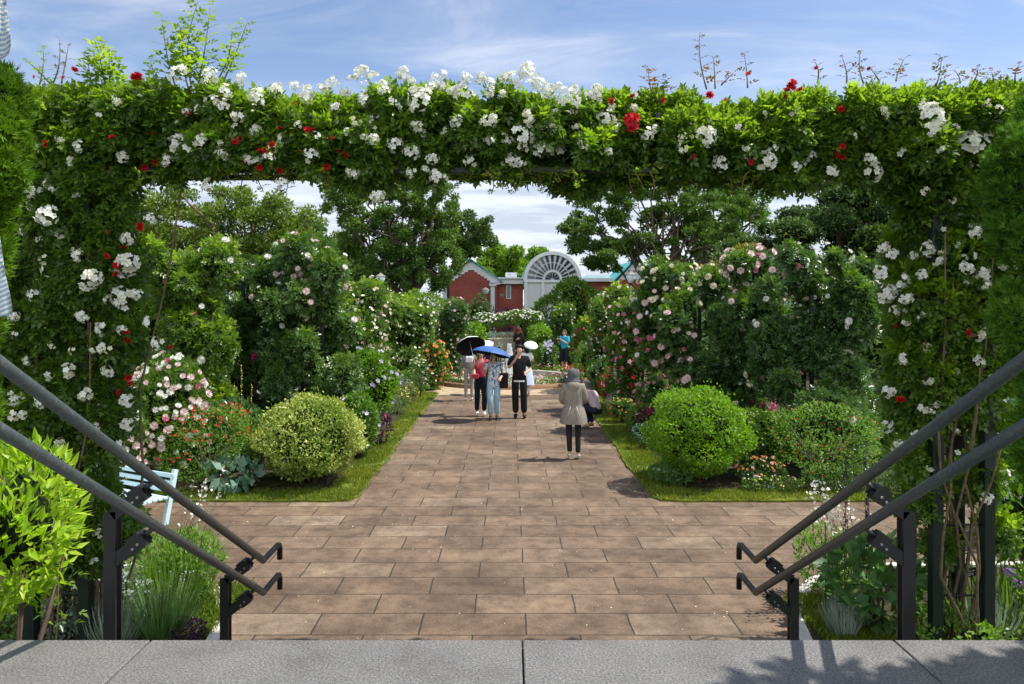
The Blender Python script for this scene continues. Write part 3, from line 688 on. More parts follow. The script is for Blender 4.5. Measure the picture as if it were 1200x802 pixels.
# upright white trusses on the skyline
rt = []
for px, py in ((425,83),(412,95),(437,92),(472,83),(482,95),(510,92),(520,88),(545,92),(563,92),(575,98),(592,88),(600,90),(616,82),(625,90),(642,100),(655,103),(690,110),(700,104),(362,104),(325,103),(392,95),(250,86),(215,82),(283,92)):
    rt.append((px, py, .85))
clusters_px(rt, [allp[2], allp[1], allp[3]], S5, 'flower_truss', rf, tol=14)

# ================================================================== BEDS: SHRUBS, ROSES, FLOWERS
def sphere_lumps(rng, c, rx, ry, rz, n=9, k=.42, spread=.62):
    L = [((c[0], c[1], c[2]), (rx*.8, ry*.8, rz*.8))]
    for u in unit(rng.normal(size=(n, 3))):
        rr = k*rng.uniform(.8, 1.15)
        L.append(((c[0]+u[0]*rx*spread, c[1]+u[1]*ry*spread, c[2]+u[2]*rz*spread), (rx*rr, ry*rr, rz*rr)))
    return L
def plant(name, label, cat, x, y, r, h, mat, n=3000, leaf=.05, T=None, seed=0, z0=.04, group=None, fl=(), stems=6, ry=None, neat=False, low=.08, out=.8, up=.5, jit=.7, droop=0, core=True, mats2=None, tb=0, k=.42, depth=.22, uneven=None):
    """a bush: foliage in lumps on branching stems; fl = [(material, count, size, template, name, where)]"""
    rng = np.random.default_rng(seed*13+5); T = T or LEAF
    t = empty(name, (x, y, z0), label, cat, group)
    c = (x, y, z0+low*h+h*(1-low)/2); rz = h*(1-low)/2
    ry = ry or r
    L = [(c, (r, ry, rz))] if neat else sphere_lumps(rng, c, r/.95, ry/.95, rz/.95, uneven or 12, k, .6)
    if neat:
        L = [(c, (r*.9, ry*.9, rz*.92))]
        for u in unit(rng.normal(size=(46, 3))): q_ = rng.uniform(.14, .27); L.append(((c[0]+u[0]*r*.8, c[1]+u[1]*ry*.8, max(c[2]+u[2]*rz*.82, z0+.1)), (r*q_*1.25, ry*q_*1.25, rz*q_)))
    p, nn = lump_points(L, n, depth if not neat else .2, rng, .88)
    m = p[:, 2] > z0+.01; p, nn = p[m], nn[m]
    if neat: st_ = rng.random(len(p)) < .05; p[st_] += (nn[st_]+np.array([0, 0, .5]))*rng.uniform(.02, .09, (st_.sum(), 1))
    link('foliage', foliage_mesh('foliage', p, nn, T, leaf, rng, out, up, jit, droop, 2.2/max(.3, r), seed, tb, tspread=.75 if neat else .5), M[mat], t)
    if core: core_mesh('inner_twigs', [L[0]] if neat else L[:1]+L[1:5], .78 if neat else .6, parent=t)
    if stems:
        mb = MB()
        for i in range(stems):
            a = rng.uniform(0, 2*PI); q = np.array([x+rng.uniform(-.06, .06), y+rng.uniform(-.06, .06), z0-.02]); e = np.array(c)+np.array([math.cos(a)*r*.6, math.sin(a)*ry*.6, rng.uniform(-.1, .5)*rz])
            mid = (q+e)/2+np.array([math.cos(a), math.sin(a), 0])*(-.08*r)
            mb.tube([q, mid, e], [.018*h, .013*h, .005], 6)
        mb.build('stems', M['bark'], t)
    for (fm, cnt, sz, FT, nm, where) in fl:
        q, qn = lump_points(L, cnt*6+30, .03, rng, .97); q = q+qn*leaf*.55
        if where == 'top': s = qn[:, 2] > .25
        elif where == 'front': s = qn[:, 1] < .25
        else: s = q[:, 2] > z0+.1
        q, qn = q[s][:cnt], qn[s][:cnt]
        add_blooms(q, qn, FT, sz, M[fm], rng, t, nm)
    return t, p
BL_MESH = {}
def add_blooms(q, qn, T, sz, mat, rng, parent, name='bloom', limit=100):
    """the largest hundred flowers as parts of their own, the remainder as one part"""
    if len(q) == 0: return
    n1 = len(q) if len(q) <= limit else 0
    if n1 and name in ('rose_bloom', 'flower_head', 'peony_bloom'):
        key = (id(T), mat.name)
        if key not in BL_MESH:
            V, Fq = T; V2 = V[:, [0, 1, 2]]
            me = mesh_np('single flower', V2, Fq, np.tile(rng.uniform(0, 1), len(V2))); me.materials.append(mat)
            BL_MESH[key] = me
        for a, b in zip(q, qn):
            o = bpy.data.objects.new(name, BL_MESH[key]); COL.objects.link(o); o.parent = parent
            o.location = world_matrix(parent).inverted() @ Vector([float(v) for v in a])
            nrm = Vector([float(v) for v in b+rng.normal(0, .25, 3)+np.array([0, -.25, .15])]).normalized()
            o.rotation_mode = 'QUATERNION'; o.rotation_quaternion = nrm.to_track_quat('Z', 'Y')
            s = sz*rng.uniform(.75, 1.25); o.scale = (s, s, s)
    else:
        blooms('blossoms', q, qn, T, sz, mat, rng, parent, 'stuff')

# --- the rose columns and rose arches that line the path -------------------------------
def rose_column(label, x, y, z1, wx, wy, n, seed, mats=('rose_dark', 'rose_leaf'), fl=(), r=(.17, .34), lumps=44, leaf=.1, lean=0, z0=.1, extra=(), group='climbing rose columns along the path', posts=True, T=None, tb=0, lit=.25):
    rng = np.random.default_rng(seed)
    wx *= 1.28; wy *= 1.15; lumps = int(lumps*1.35); leaf *= 1.3; n = int(n*1.15)
    t = empty('rose_column', (x, y, .04), label, 'climbing rose', group)
    L = column_lumps(rng, x, y, z0, z1, wx, wy, r, lumps, False, lean)+list(extra)
    p, nn = lump_points(L, n, .34, rng, .8); p = p+nn*(.07*noise3(p, 5, seed))[:, None]; m = p[:, 2] > .03; p, nn = p[m], nn[m]
    s = nn[:, 2]*.7+.5*noise3(p, 2.0, seed+3) > .75-lit  # leaves turned upward get the lighter material, daylight painted into the colour
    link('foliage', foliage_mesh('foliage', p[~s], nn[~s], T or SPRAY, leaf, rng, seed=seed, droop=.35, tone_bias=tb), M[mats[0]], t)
    link('lit_foliage', foliage_mesh('lit foliage', p[s], nn[s], T or SPRAY, leaf, rng, seed=seed, up=.7), M[mats[1]], t)
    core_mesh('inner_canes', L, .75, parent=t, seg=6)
    if posts:
        for dx, dy in ((-wx*.2, 0), (wx*.2, 0), (-wx*.2, wy*.4), (wx*.2, wy*.4)):
            MB().box((x+dx, y+dy, z1*.4), (.06, .06, z1*.8)).build('post', M['pergola_green'], t)
    # wayward tips on the skyline
    top = [(tuple(p[i]), tuple(p[i]+np.array([rng.normal(0, .12), rng.normal(0, .12), rng.uniform(.15, .38)])), 5, .07) for i in np.argsort(-p[:, 2]-.25*rng.random(len(p)))[::max(1, len(p)//110)][:9]]
    shoots_part(top, t, M[mats[1]], rng)
    for (fm, cnt, sz, FT, nm, sel) in fl:
        q, qn = lump_points(L, cnt*10+60, .02, rng, .98); s = qn[:, 1] < .45
        if sel: s &= np.array([sel(a) for a in q])
        q, qn = q[s][:cnt], qn[s][:cnt]; q = q+qn*.11
        add_blooms(q, qn, FT, sz, M[fm], rng, t, nm)
    return t, p
RB = 'rose_bloom'
rose_column('light green rose column beside the pale pink bush, with few white and pink blooms', -5.55, 13.2, 3.62, .75, .7, 12000, 101, ('rose_leaf', 'rose_leaf_lit'),
    [('white', 7, .07, DOUBLE, RB, None), ('pink', 6, .06, DOUBLE, RB, None), ('crimson', 4, .06, DOUBLE, RB, None)], leaf=.115, lit=.55, lumps=26)
rose_column('dark rose column with a shady gap, between two fuller columns left of the path', -5.0, 15.4, 3.95, 1.1, .6, 14000, 102, ('rose_dark', 'rose_leaf'),
    [('white', 26, .07, DOUBLE, RB, None), ('cream', 16, .06, DOUBLE, RB, None)], leaf=.115, lit=.2)
rose_column('tall dark green rose column with pale pink roses on its top and one magenta rose', -3.62, 14.3, 3.78, .72, .7, 14000, 103, ('rose_dark', 'rose_leaf'),
    [('palepink', 36, .075, DOUBLE, RB, lambda a: a[2] > 2.5), ('white', 34, .065, DOUBLE, RB, None), ('magenta', 3, .11, DOUBLE, RB, lambda a: 1.3 < a[2] < 2.0)], leaf=.11, lit=.25, lumps=28)
rose_column('rose column smothered in small cream and pink roses, nearest the lamp', -3.85, 18.4, 3.25, .72, 1.5, 13000, 104, ('rose_leaf', 'rose_leaf_lit'),
    [('cream', 170, .055, ROSE_LO, 'bloom', lambda a: a[2] > 1.9), ('palepink', 190, .058, ROSE_LO, 'bloom', None), ('pink', 60, .055, ROSE_LO, 'bloom', lambda a: a[2] < 2.4)], leaf=.11, lumps=34, r=(.28, .45))
rose_column('long hedge like rose arch dotted with small white roses left of the fountain', -3.55, 25.0, 2.72, 1.05, 1.4, 11000, 105, ('rose_leaf', 'rose_leaf_lit'),
    [('white', 210, .05, ROSE_LO, 'bloom', None), ('cream', 90, .05, ROSE_LO, 'bloom', None), ('pink', 25, .05, ROSE_LO, 'bloom', None)], leaf=.13, lumps=36, r=(.35, .55))
rose_column('slim white and pink rose column behind the orange roses', -1.95, 26.8, 2.6, .42, .5, 5000, 106, ('rose_dark', 'rose_leaf'),
    [('white', 40, .055, ROSE_LO, RB, None), ('palepink', 40, .055, ROSE_LO, 'rose_bloom', None)], leaf=.13, lumps=14, r=(.25, .36))
rose_column('broad dark rose column with white roses nearest the right pillar of the pergola', 5.6, 13.7, 3.62, 1.05, .8, 17000, 111, ('rose_dark', 'rose_leaf'),
    [('white', 60, .065, DOUBLE, RB, lambda a: a[2] > 2.2), ('cream', 30, .085, DOUBLE, RB, None), ('pink', 10, .06, DOUBLE, RB, lambda a: a[0] < 5.1)], leaf=.115, lumps=34, tb=-.05, lit=.18)
rose_column('shaded rose column trailing pink roses down its edge, second from the right pillar', 4.75, 15.6, 3.68, .62, .7, 10000, 112, ('rose_dark', 'rose_leaf'),
    [('pink', 70, .08, DOUBLE, RB, lambda a: a[0] > 4.75), ('palepink', 60, .085, DOUBLE, RB, lambda a: a[2] > 2.7), ('white', 12, .06, DOUBLE, RB, None)], leaf=.115, tb=-.06, lumps=24, lit=.15)
rose_column('rounded rose column crowned with cream and shell pink roses behind the bright shrub', 3.75, 16.2, 3.5, .85, .9, 14000, 113, ('rose_dark', 'rose_leaf'),
    [('cream', 80, .07, DOUBLE, RB, lambda a: a[2] > 2.7), ('palepink', 70, .075, DOUBLE, RB, lambda a: a[0] < 3.7), ('pink', 40, .06, DOUBLE, RB, lambda a: a[2] < 2.5 and a[0] < 3.6), ('white', 18, .06, DOUBLE, RB, None)], leaf=.115, lumps=30, lit=.3)
rose_column('rose column of mixed pale and rosy blooms falling to the path edge', 3.05, 19.2, 3.0, .5, .9, 8000, 114, ('rose_leaf', 'rose_leaf_lit'),
    [('cream', 90, .055, ROSE_LO, 'bloom', lambda a: a[2] > 1.8), ('pink', 130, .06, ROSE_LO, 'bloom', lambda a: a[2] < 2.6), ('palepink', 80, .06, ROSE_LO, 'bloom', None)], leaf=.115, lumps=22)
rose_column('wide white flowered rose arch right of the fountain, beyond the red flowers', 3.75, 24.6, 2.78, 1.1, 1.4, 12000, 115, ('rose_leaf', 'rose_leaf_lit'),
    [('white', 260, .05, ROSE_LO, 'bloom', None), ('cream', 100, .052, ROSE_LO, 'bloom', None), ('crimson', 24, .055, ROSE_LO, 'bloom', lambda a: a[2] < 1.8)], leaf=.13, lumps=38, r=(.35, .55))
rose_column('slim dark rose column with small white roses beside the man in turquoise', 2.2, 32.2, 2.45, .42, .5, 4500, 116, ('rose_dark', 'rose_leaf'),
    [('white', 60, .05, ROSE_LO, RB, None)], leaf=.14, lumps=14, r=(.25, .36))
rose_column('low rose column with crimson blooms behind the man in turquoise', 3.1, 30.5, 1.9, .4, .5, 3500, 117, ('rose_leaf', 'rose_leaf_lit'),
    [('pink', 40, .06, ROSE_LO, RB, None), ('crimson', 30, .06, ROSE_LO, RB, None)], leaf=.14, lumps=12, r=(.25, .36))

# --- left bed ---------------------------------------------------------------------------
plant('shrub', 'round yellow green variegated shrub at the corner of the left bed', 'shrub', -2.98, 11.75, .82, 1.32, 'box_variegated', 19000, .048, seed=1, neat=True, low=.04, stems=14, jit=.8, group=None)
plant('salvia', 'feathery green salvia topped with small red flowers left of the variegated shrub', 'salvia', -4.5, 11.55, .78, 1.22, 'salvia_leaf', 11000, .04, seed=2, fl=[('red', 260, .02, SINGLE, 'bloom', 'top')], stems=10, core=False, up=.9, depth=.3)
plant('hosta', 'blue green hosta with broad leaves in front of the salvia', 'hosta', -4.0, 11.25, .34, .42, 'hosta', 230, .15, LEAFW, seed=3, stems=0, core=False, up=.2, out=.9, jit=.35, depth=.4, droop=.2, tb=.2)
plant('leafy_plant', 'upright lime green leafy plant between hosta and variegated shrub', 'plant', -3.82, 11.9, .26, .95, 'box_bright', 1600, .055, LEAFN, seed=4, stems=5, core=False, depth=.5, tb=-.2)
plant('rose_bush', 'bushy rose covered in pale pink and white blooms beside the left pergola pillar', 'rose bush', -5.2, 11.75, .62, 1.85, 'rose_leaf', 4500, .10, SPRAY, seed=5, fl=[('palepink', 80, .06, DOUBLE, 'rose_bloom', 'front'), ('white', 90, .055, DOUBLE, 'rose_bloom', 'front'), ('pink', 10, .055, DOUBLE, 'rose_bloom', 'front')])
plant('rose_bush', 'second pale pink rose bush, lower and further left against the pillar', 'rose bush', -5.6, 11.0, .5, 1.35, 'rose_leaf', 3500, .10, SPRAY, seed=6, fl=[('palepink', 60, .06, DOUBLE, 'rose_bloom', 'front'), ('white', 30, .055, DOUBLE, 'rose_bloom', 'front')])
plant('shrub', 'dark leafy shrub filling the gap behind the salvia', 'shrub', -4.7, 12.6, .8, 1.15, 'rose_dark', 4500, .09, seed=7)
plant('shrub', 'mid green leafy shrub with few whitish flowers at the path edge behind the variegated ball', 'shrub', -2.62, 13.6, .38, 1.15, 'salvia_leaf', 3200, .075, LEAF, seed=8, fl=[('lilac', 8, .04, SINGLE, 'flower_head', 'front')], tb=-.15)
plant('leafy_plant', 'purple and magenta snapdragons low at the path edge behind the leafy shrub', 'flowers', -2.5, 14.9, .26, .6, 'purple_leaf', 900, .05, seed=9, fl=[('magenta', 26, .025, SINGLE, 'flower_head', None)], core=False)
plant('shrub', 'large bright green leafy shrub with lilac flowers below the cream rose column', 'shrub', -2.98, 16.6, .55, 1.72, 'box_bright', 7500, .075, LEAF, seed=10, fl=[('lilac', 26, .05, ROSE_LO, 'flower_head', 'front'), ('white', 8, .05, ROSE_LO, 'flower_head', 'top')], tb=-.22, uneven=16)
plant('shrub', 'bright green shrub beside the lilac flowered one, lower', 'shrub', -3.4, 15.0, .5, 1.3, 'box_bright', 4500, .075, seed=110, tb=-.3)
plant('leafy_plant', 'yellow flowered border plant at the grass edge left of the path', 'flowers', -2.75, 18.8, .34, .62, 'salvia_leaf', 1800, .05, LEAFN, seed=11, fl=[('yellow', 60, .02, SINGLE, 'flower_head', 'top')], core=False)
plant('leafy_plant', 'violet spiked border plant before the yellow flowered one', 'flowers', -2.78, 17.6, .3, .72, 'sage_leaf', 1600, .05, LEAFN, seed=12, fl=[('purple', 50, .022, SINGLE, 'flower_head', 'top')], core=False)
plant('leafy_plant', 'silvery border plant before the orange roses', 'plant', -3.0, 21.3, .36, .75, 'silver', 1600, .05, LEAFN, seed=13, core=False)
plant('leafy_plant', 'orange and yellow mixed border flowers near the fountain on the left', 'flowers', -2.75, 20.6, .34, .6, 'grassy', 1600, .05, LEAFN, seed=14, fl=[('orange', 50, .025, SINGLE, 'flower_head', None), ('yellow', 30, .022, SINGLE, 'flower_head', None)], core=False)
plant('leafy_plant', 'green mound of border plants at the left corner by the fountain paving', 'plant', -2.95, 22.6, .4, .7, 'salvia_leaf', 2000, .06, seed=15, fl=[('white', 20, .025, SINGLE, 'flower_head', 'top')], core=False)
plant('rose_bush', 'upright rose bush with large orange blooms left of the parasols', 'rose bush', -2.35, 24.4, .5, 1.6, 'rose_leaf', 3600, .09, LEAF, seed=16, fl=[('orange', 44, .075, ROSE_LO, 'rose_bloom', 'front'), ('red', 6, .06, ROSE_LO, 'rose_bloom', 'front')])
plant('leafy_plant', 'wispy green plant with reddish tips under the parasols', 'flowers', -1.95, 25.2+4.6, .6, .95, 'grassy', 2200, .08, LEAFN, seed=17, fl=[('orange', 40, .035, SINGLE, 'flower_head', 'top'), ('yellow', 30, .03, SINGLE, 'flower_head', None)], core=False)
plant('leafy_plant', 'coral red low bedding flowers left of the fountain rim', 'flowers', -3.0, 24.7, .55, .45, 'salvia_leaf', 1400, .05, seed=18, fl=[('red', 90, .03, SINGLE, 'flower_head', None), ('orange', 60, .03, SINGLE, 'flower_head', None)], core=False, ry=.3)
plant('leafy_plant', 'cream tipped bushy plant between silvery plant and orange roses', 'flowers', -2.6, 22.3, .3, 1.1, 'sage_leaf', 1300, .06, seed=19, fl=[('cream', 26, .04, ROSE_LO, 'flower_head', 'top')], core=False)
def spikes(name, label, cat, pts, mat_f, mat_s, h, seed, w=.02, n=28, bl=.016, group=None, lean=.08, leaves=True):
    """upright flower spikes on thin stems, one plant"""
    rng = np.random.default_rng(seed); c = np.mean(np.array(pts), 0)
    t = empty(name, (c[0], c[1], .04), label, cat, group)
    ms = MB()
    for (x, y) in pts:
        hh = h*rng.uniform(.8, 1.15); e = np.array([x+rng.normal(0, lean), y+rng.normal(0, lean), hh]); b = np.array([x, y, .04])
        ms.tube([b, (b+e)/2+rng.normal(0, .015, 3), e], [.005, .004, .002], 5)
        f = rng.uniform(.5, 1, n); q = b+(e-b)*f[:, None]; u = unit(np.c_[rng.normal(size=(n, 2)), rng.uniform(0, .6, n)]); q = q+u*w*(1.25-f)[:, None]*1.6
        V, FF, k = scatter(SINGLE, q, np.cross(u, rng.normal(size=(n, 3))), u, bl)
        link('flower_spike', mesh_np('spike', V, FF, np.repeat(rng.uniform(0, 1, n), k)), M[mat_f], t)
    ms.build('stems', M['stem'], t)
    if leaves:
        n = 40*len(pts); P_ = np.array([pts[i] for i in rng.integers(len(pts), size=n)]); p = np.c_[P_[:, 0]+rng.normal(0, .05, n), P_[:, 1]+rng.normal(0, .05, n), .04+rng.uniform(0, h*.5, n)]
        V, FF, k = scatter(LEAFN, p, np.c_[rng.normal(size=(n, 2)), np.full(n, .6)], np.tile([0, 0, 1.], (n, 1)), rng.uniform(.05, .11, n))
        link('foliage', mesh_np('foliage', V, FF, np.repeat(rng.uniform(0, 1, n), k)), M[mat_s], t)
    return t
spikes('foxtail_lily', 'pale tall seed spikes standing behind the variegated shrub', 'flowers', [(-4.35, 12.55), (-4.2, 12.6), (-4.5, 12.65)], 'yellow', 'grassy', 1.55, 41, .02, 30, .013)

# --- right bed --------------------------------------------------------------------------
tR, pR = plant('shrub', 'bright green round shrub on a short trunk at the corner of the right bed', 'shrub', 2.84, 11.75, .79, 1.42, 'box_bright', 24000, .045, seed=21, neat=True, low=.1, stems=12, jit=.8)
o = MB().tube([(2.86, 11.7, .0), (2.84, 11.72, .3), (2.9, 11.75, .6)], [.045, .035, .03], 8).build('trunk', M['bark'], tR)
plant('salvia', 'loose pale green salvia dotted with tiny red flowers near the right pillar', 'salvia', 4.72, 11.75, .82, 1.2, 'salvia_leaf', 15000, .04, seed=22, fl=[('red', 60, .019, ROSE_LO, 'flower_head', 'front')], up=.9, depth=.38, stems=14, uneven=20, tb=.16, core=False)
plant('shrub', 'leafy green plant leaning over between the round shrub and the salvia', 'shrub', 3.95, 12.2, .5, 1.0, 'rose_leaf', 3800, .10, SPRAY3, seed=23, droop=.2)
plant('shrub', 'shady green shrub behind the salvia', 'shrub', 5.2, 12.7, .8, 1.35, 'rose_dark', 4500, .1, SPRAY, seed=24, fl=[('white', 6, .07, DOUBLE, 'rose_bloom', 'front')])
plant('zinnia', 'low mound of peach coloured button flowers beside the round shrub', 'flowers', 3.7, 11.65, .42, .42, 'rose_dark', 2600, .045, seed=25, fl=[('orange', 46, .028, ROSE_LO, 'flower_head', 'top'), ('palepink', 20, .026, ROSE_LO, 'flower_head', 'top')], core=False)
plant('leafy_plant', 'small daisy like border flowers in front of the peach buttons', 'flowers', 3.75, 11.2, .5, .22, 'grassy', 1500, .035, seed=26, fl=[('yellow', 26, .016, SINGLE, 'flower_head', None), ('lilac', 14, .016, SINGLE, 'flower_head', None)], core=False, ry=.16)
plant('leafy_plant', 'low dark foliage at the foot of the bright round shrub', 'plant', 2.45, 11.7, .36, .34, 'sage_leaf', 1500, .05, seed=27, core=False, fl=[('lilac', 6, .02, SINGLE, 'flower_head', None)])
plant('leafy_plant', 'dark creeping foliage under the salvia at the grass edge', 'plant', 5.0, 11.3, .7, .3, 'rose_dark', 2200, .06, seed=28, core=False, ry=.25)
bd = [  # along the right grass edge from near to far
 ('blue green rue mound beyond the round shrub', 'hosta', 2.62, 14.4, .34, .5, [], .035),
 ('yellow green border mound beside the right grass edge', 'salvia_leaf', 2.72, 16.2, .36, .62, [('orange', 30, .02)], .05),
 ('deep crimson snapdragons beside the right grass edge', 'purple_leaf', 2.85, 15.2, .34, .72, [('crimson', 90, .032)], .05),
 ('mauve pink flowers behind the crimson snapdragons', 'sage_leaf', 3.15, 14.9, .34, .95, [('pink', 40, .03), ('lilac', 30, .025)], .05),
 ('orange tinted border mound next to the crouching visitor', 'grassy', 2.55, 17.6, .32, .55, [('orange', 50, .022), ('yellow', 20, .02)], .05),
 ('silver leaved mound behind the crouching visitor', 'silver', 2.68, 18.8, .42, .6, [], .045),
 ('scarlet salvias beyond the silver mound', 'salvia_leaf', 2.72, 20.6, .4, .95, [('crimson', 95, .045), ('red', 40, .04)], .06),
 ('green rose with large red blooms beside the foxtail lilies', 'rose_leaf', 3.25, 18.6, .5, 1.35, [('red', 12, .07), ('white', 10, .04)], .09),
 ('grey green bush with pink flowers below the mixed rose column', 'sage_leaf', 3.2, 17.0, .42, 1.1, [('pink', 36, .05), ('palepink', 12, .05)], .07),
 ('leafy bush with lilac and pink flowers near the round shrub', 'sage_leaf', 3.35, 15.6, .36, 1.05, [('lilac', 26, .03), ('pink', 20, .035)], .06),
 ('dark green bush beyond the scarlet salvias', 'rose_dark', 2.75, 22.7, .45, 1.1, [], .09),
 ('bright green bush at the right corner by the fountain paving', 'box_bright', 3.0, 25.4, .5, .9, [('white', 16, .04)], .08),
 ('dusty pink and white border bush behind the silver mound', 'sage_leaf', 3.1, 20.2, .4, 1.2, [('palepink', 30, .045), ('red', 6, .05)], .07),
]
for i, (lab, mt, x, y, r, h, fls, lf) in enumerate(bd):
    plant('border_plant', lab, 'flowers' if fls else 'plant', x, y, r, h, mt, 2200, lf, seed=60+i, fl=[(f[0], f[1], f[2], SINGLE if f[2] < .04 else ROSE_LO, 'flower_head', None if k else 'front') for k, f in enumerate(fls)], core=True)
spikes('foxtail_lily', 'three cream foxtail lily spikes rising beside the pink rose column', 'flowers', [(2.62, 19.0), (2.78, 18.9), (2.95, 16.9)], 'cream', 'grassy', 1.55, 42, .035, 90, .022, lean=.04)
spikes('foxtail_lily', 'yellow green seed spikes beside the bright round shrub', 'flowers', [(3.05, 13.6), (3.2, 13.8), (2.95, 14.0)], 'yellow', 'grassy', 1.2, 43, .02, 40, .016)

# --- near beds by the stairs --------------------------------------------------------------
def tuft(name, label, cat, x, y, r, h, mat, n, seed, w=.05, spread=.35, z0=.045, fl=None, group=None, curve=1):
    rng = np.random.default_rng(seed); t = empty(name, (x, y, z0), label, cat, group)
    rr = r*np.sqrt(rng.random(n)); a = rng.uniform(0, 2*PI, n); p = np.c_[x+rr*np.cos(a)*.6, y+rr*np.sin(a)*.6, np.full(n, z0)]
    d = np.c_[np.cos(a)*spread*rr/r+rng.normal(0, .12, n), np.sin(a)*spread*rr/r+rng.normal(0, .12, n), np.ones(n)]
    T = (np.array([(-.5, 0, 0), (.5, 0, 0), (.45, .4, .015), (-.45, .4, .015), (.3, .75, .08), (-.3, .75, .08), (0, 1, .2*curve), (.02, 1, .2*curve)], float), np.array([(0, 1, 2, 3), (3, 2, 4, 5), (5, 4, 7, 6)]))
    V, FF, k = scatter(T, p, d, np.c_[-np.cos(a), -np.sin(a), np.full(n, .2)], h*rng.uniform(.5, 1.1, n), w/h)
    link('blades', mesh_np('blades', V, FF, np.repeat(rng.uniform(0, 1, n), k)), M[mat], t)
    if fl:
        m, cnt, sz = fl; q = np.c_[x+rng.normal(0, r*.5, cnt), y+rng.normal(0, r*.5, cnt), z0+h*rng.uniform(.75, 1.1, cnt)]
        mb = MB()
        for e in q: mb.tube([(x+(e[0]-x)*.4, y+(e[1]-y)*.4, z0), tuple(e)], [.003, .0015], 4)
        mb.build('stems', M['stem'], t)
        blooms('blossoms', q, np.tile([0, 0, 1.], (cnt, 1)), SINGLE, sz, M[m], rng, t, 'stuff')
    return t
tuft('ornamental_grass', 'fresh green grassy clump beside the left stair post', 'plant', -3.0, 6.95, .34, .66, 'salvia_leaf', 650, 51, .010, .95)
tuft('ornamental_grass', 'second green grassy clump further from the stairs', 'plant', -3.2, 7.45, .3, .6, 'grassy', 450, 52, .010, .9)
plant('leafy_plant', 'bright feathery green plant on the mossy turf inside the left kerb', 'plant', -3.0, 7.0, .42, .68, 'salvia_leaf', 4200, .055, LEAFN, seed=31, core=False, up=1.1, depth=.5, tb=.2)
tuft('lavender', 'grey green lavender in front of the grassy clump', 'lavender', -2.85, 6.35, .26, .46, 'sage_leaf', 650, 53, .009, .95, fl=('lilac', 40, .008))
tuft('lavender', 'grey lavender between the dusty miller and the stair post', 'lavender', -3.15, 6.2, .24, .4, 'silver', 420, 54, .009, .95)
plant('dusty_miller', 'silver white dusty miller at the foot of the left pillar', 'plant', -3.55, 6.35, .3, .5, 'silver', 420, .13, SPRAY, seed=32, core=False, stems=4, depth=.4)
plant('dusty_miller', 'smaller silver dusty miller next to the large one', 'plant', -3.28, 6.55, .2, .42, 'silver', 260, .11, SPRAY, seed=33, core=False, stems=4, depth=.4)
plant('leafy_plant', 'dark purple basil like plant on the turf by the left kerb', 'plant', -2.62, 6.3, .16, .17, 'purple_leaf', 700, .035, seed=34, core=False, stems=3)
plant('leafy_plant', 'low plant with small white flowers under the lime green shrub', 'flowers', -4.0, 6.25, .35, .32, 'salvia_leaf', 1600, .04, seed=35, fl=[('white', 16, .028, SINGLE, 'flower_head', None)], core=False)
plant('leafy_plant', 'yellowish low ground cover at the far left of the bed', 'plant', -4.35, 6.5, .3, .28, 'grassy', 1200, .04, seed=36, core=False)
# the lime green shrub at the left edge
plant('shrub', 'lime green glossy shrub beside the lower left handrail', 'shrub', -2.95, 4.62, .42, 1.0, 'lime', 3300, .095, leaf_tpl(.34, .07), seed=37, z0=.95, low=0, stems=0, droop=-.1, jit=.45, up=.8, depth=.35, tb=.3, core=True)
tq = [o for o in COL.objects if o.get('label', '').startswith('lime green glossy')][0]
mb = MB()
rr = np.random.default_rng(9)
for i in range(7): a = rr.uniform(0, 6.28); mb.tube([(-2.95+rr.uniform(-.05, .05), 4.62, .0), (-2.95+.1*math.cos(a), 4.62+.1*math.sin(a), .6), (-2.95+.3*math.cos(a), 4.62+.3*math.sin(a), 1.3)], [.016, .013, .006], 6)
mb.build('stems', M['bark'], tq)
pe = empty('peony', (-3.0, 5.2, .04), 'single magenta peony on a stem right of the lime green shrub', 'peony')
q = P(70, 643, 5.2); MB().tube([(q[0]-.1, 5.25, .04), (q[0]-.03, 5.22, .6), tuple(q)], [.005, .004, .003], 5).build('stem', M['stem'], pe)
add_blooms(np.array([q]), np.array([[.2, -.9, .3]]), DOUBLE, .055, M['magenta'], rr, pe, 'peony_bloom')
r9 = np.random.default_rng(4); n = 22
V, FF, k = scatter(SPRAY3, np.array([q])+np.c_[r9.normal(0, .05, n), r9.normal(0, .05, n), -r9.uniform(.03, .5, n)], r9.normal(size=(n, 3)), np.tile([0, 0, 1.], (n, 1)), .1)
link('foliage', mesh_np('foliage', V, FF, np.repeat(r9.uniform(0, 1, n), k)), M['rose_leaf'], pe)

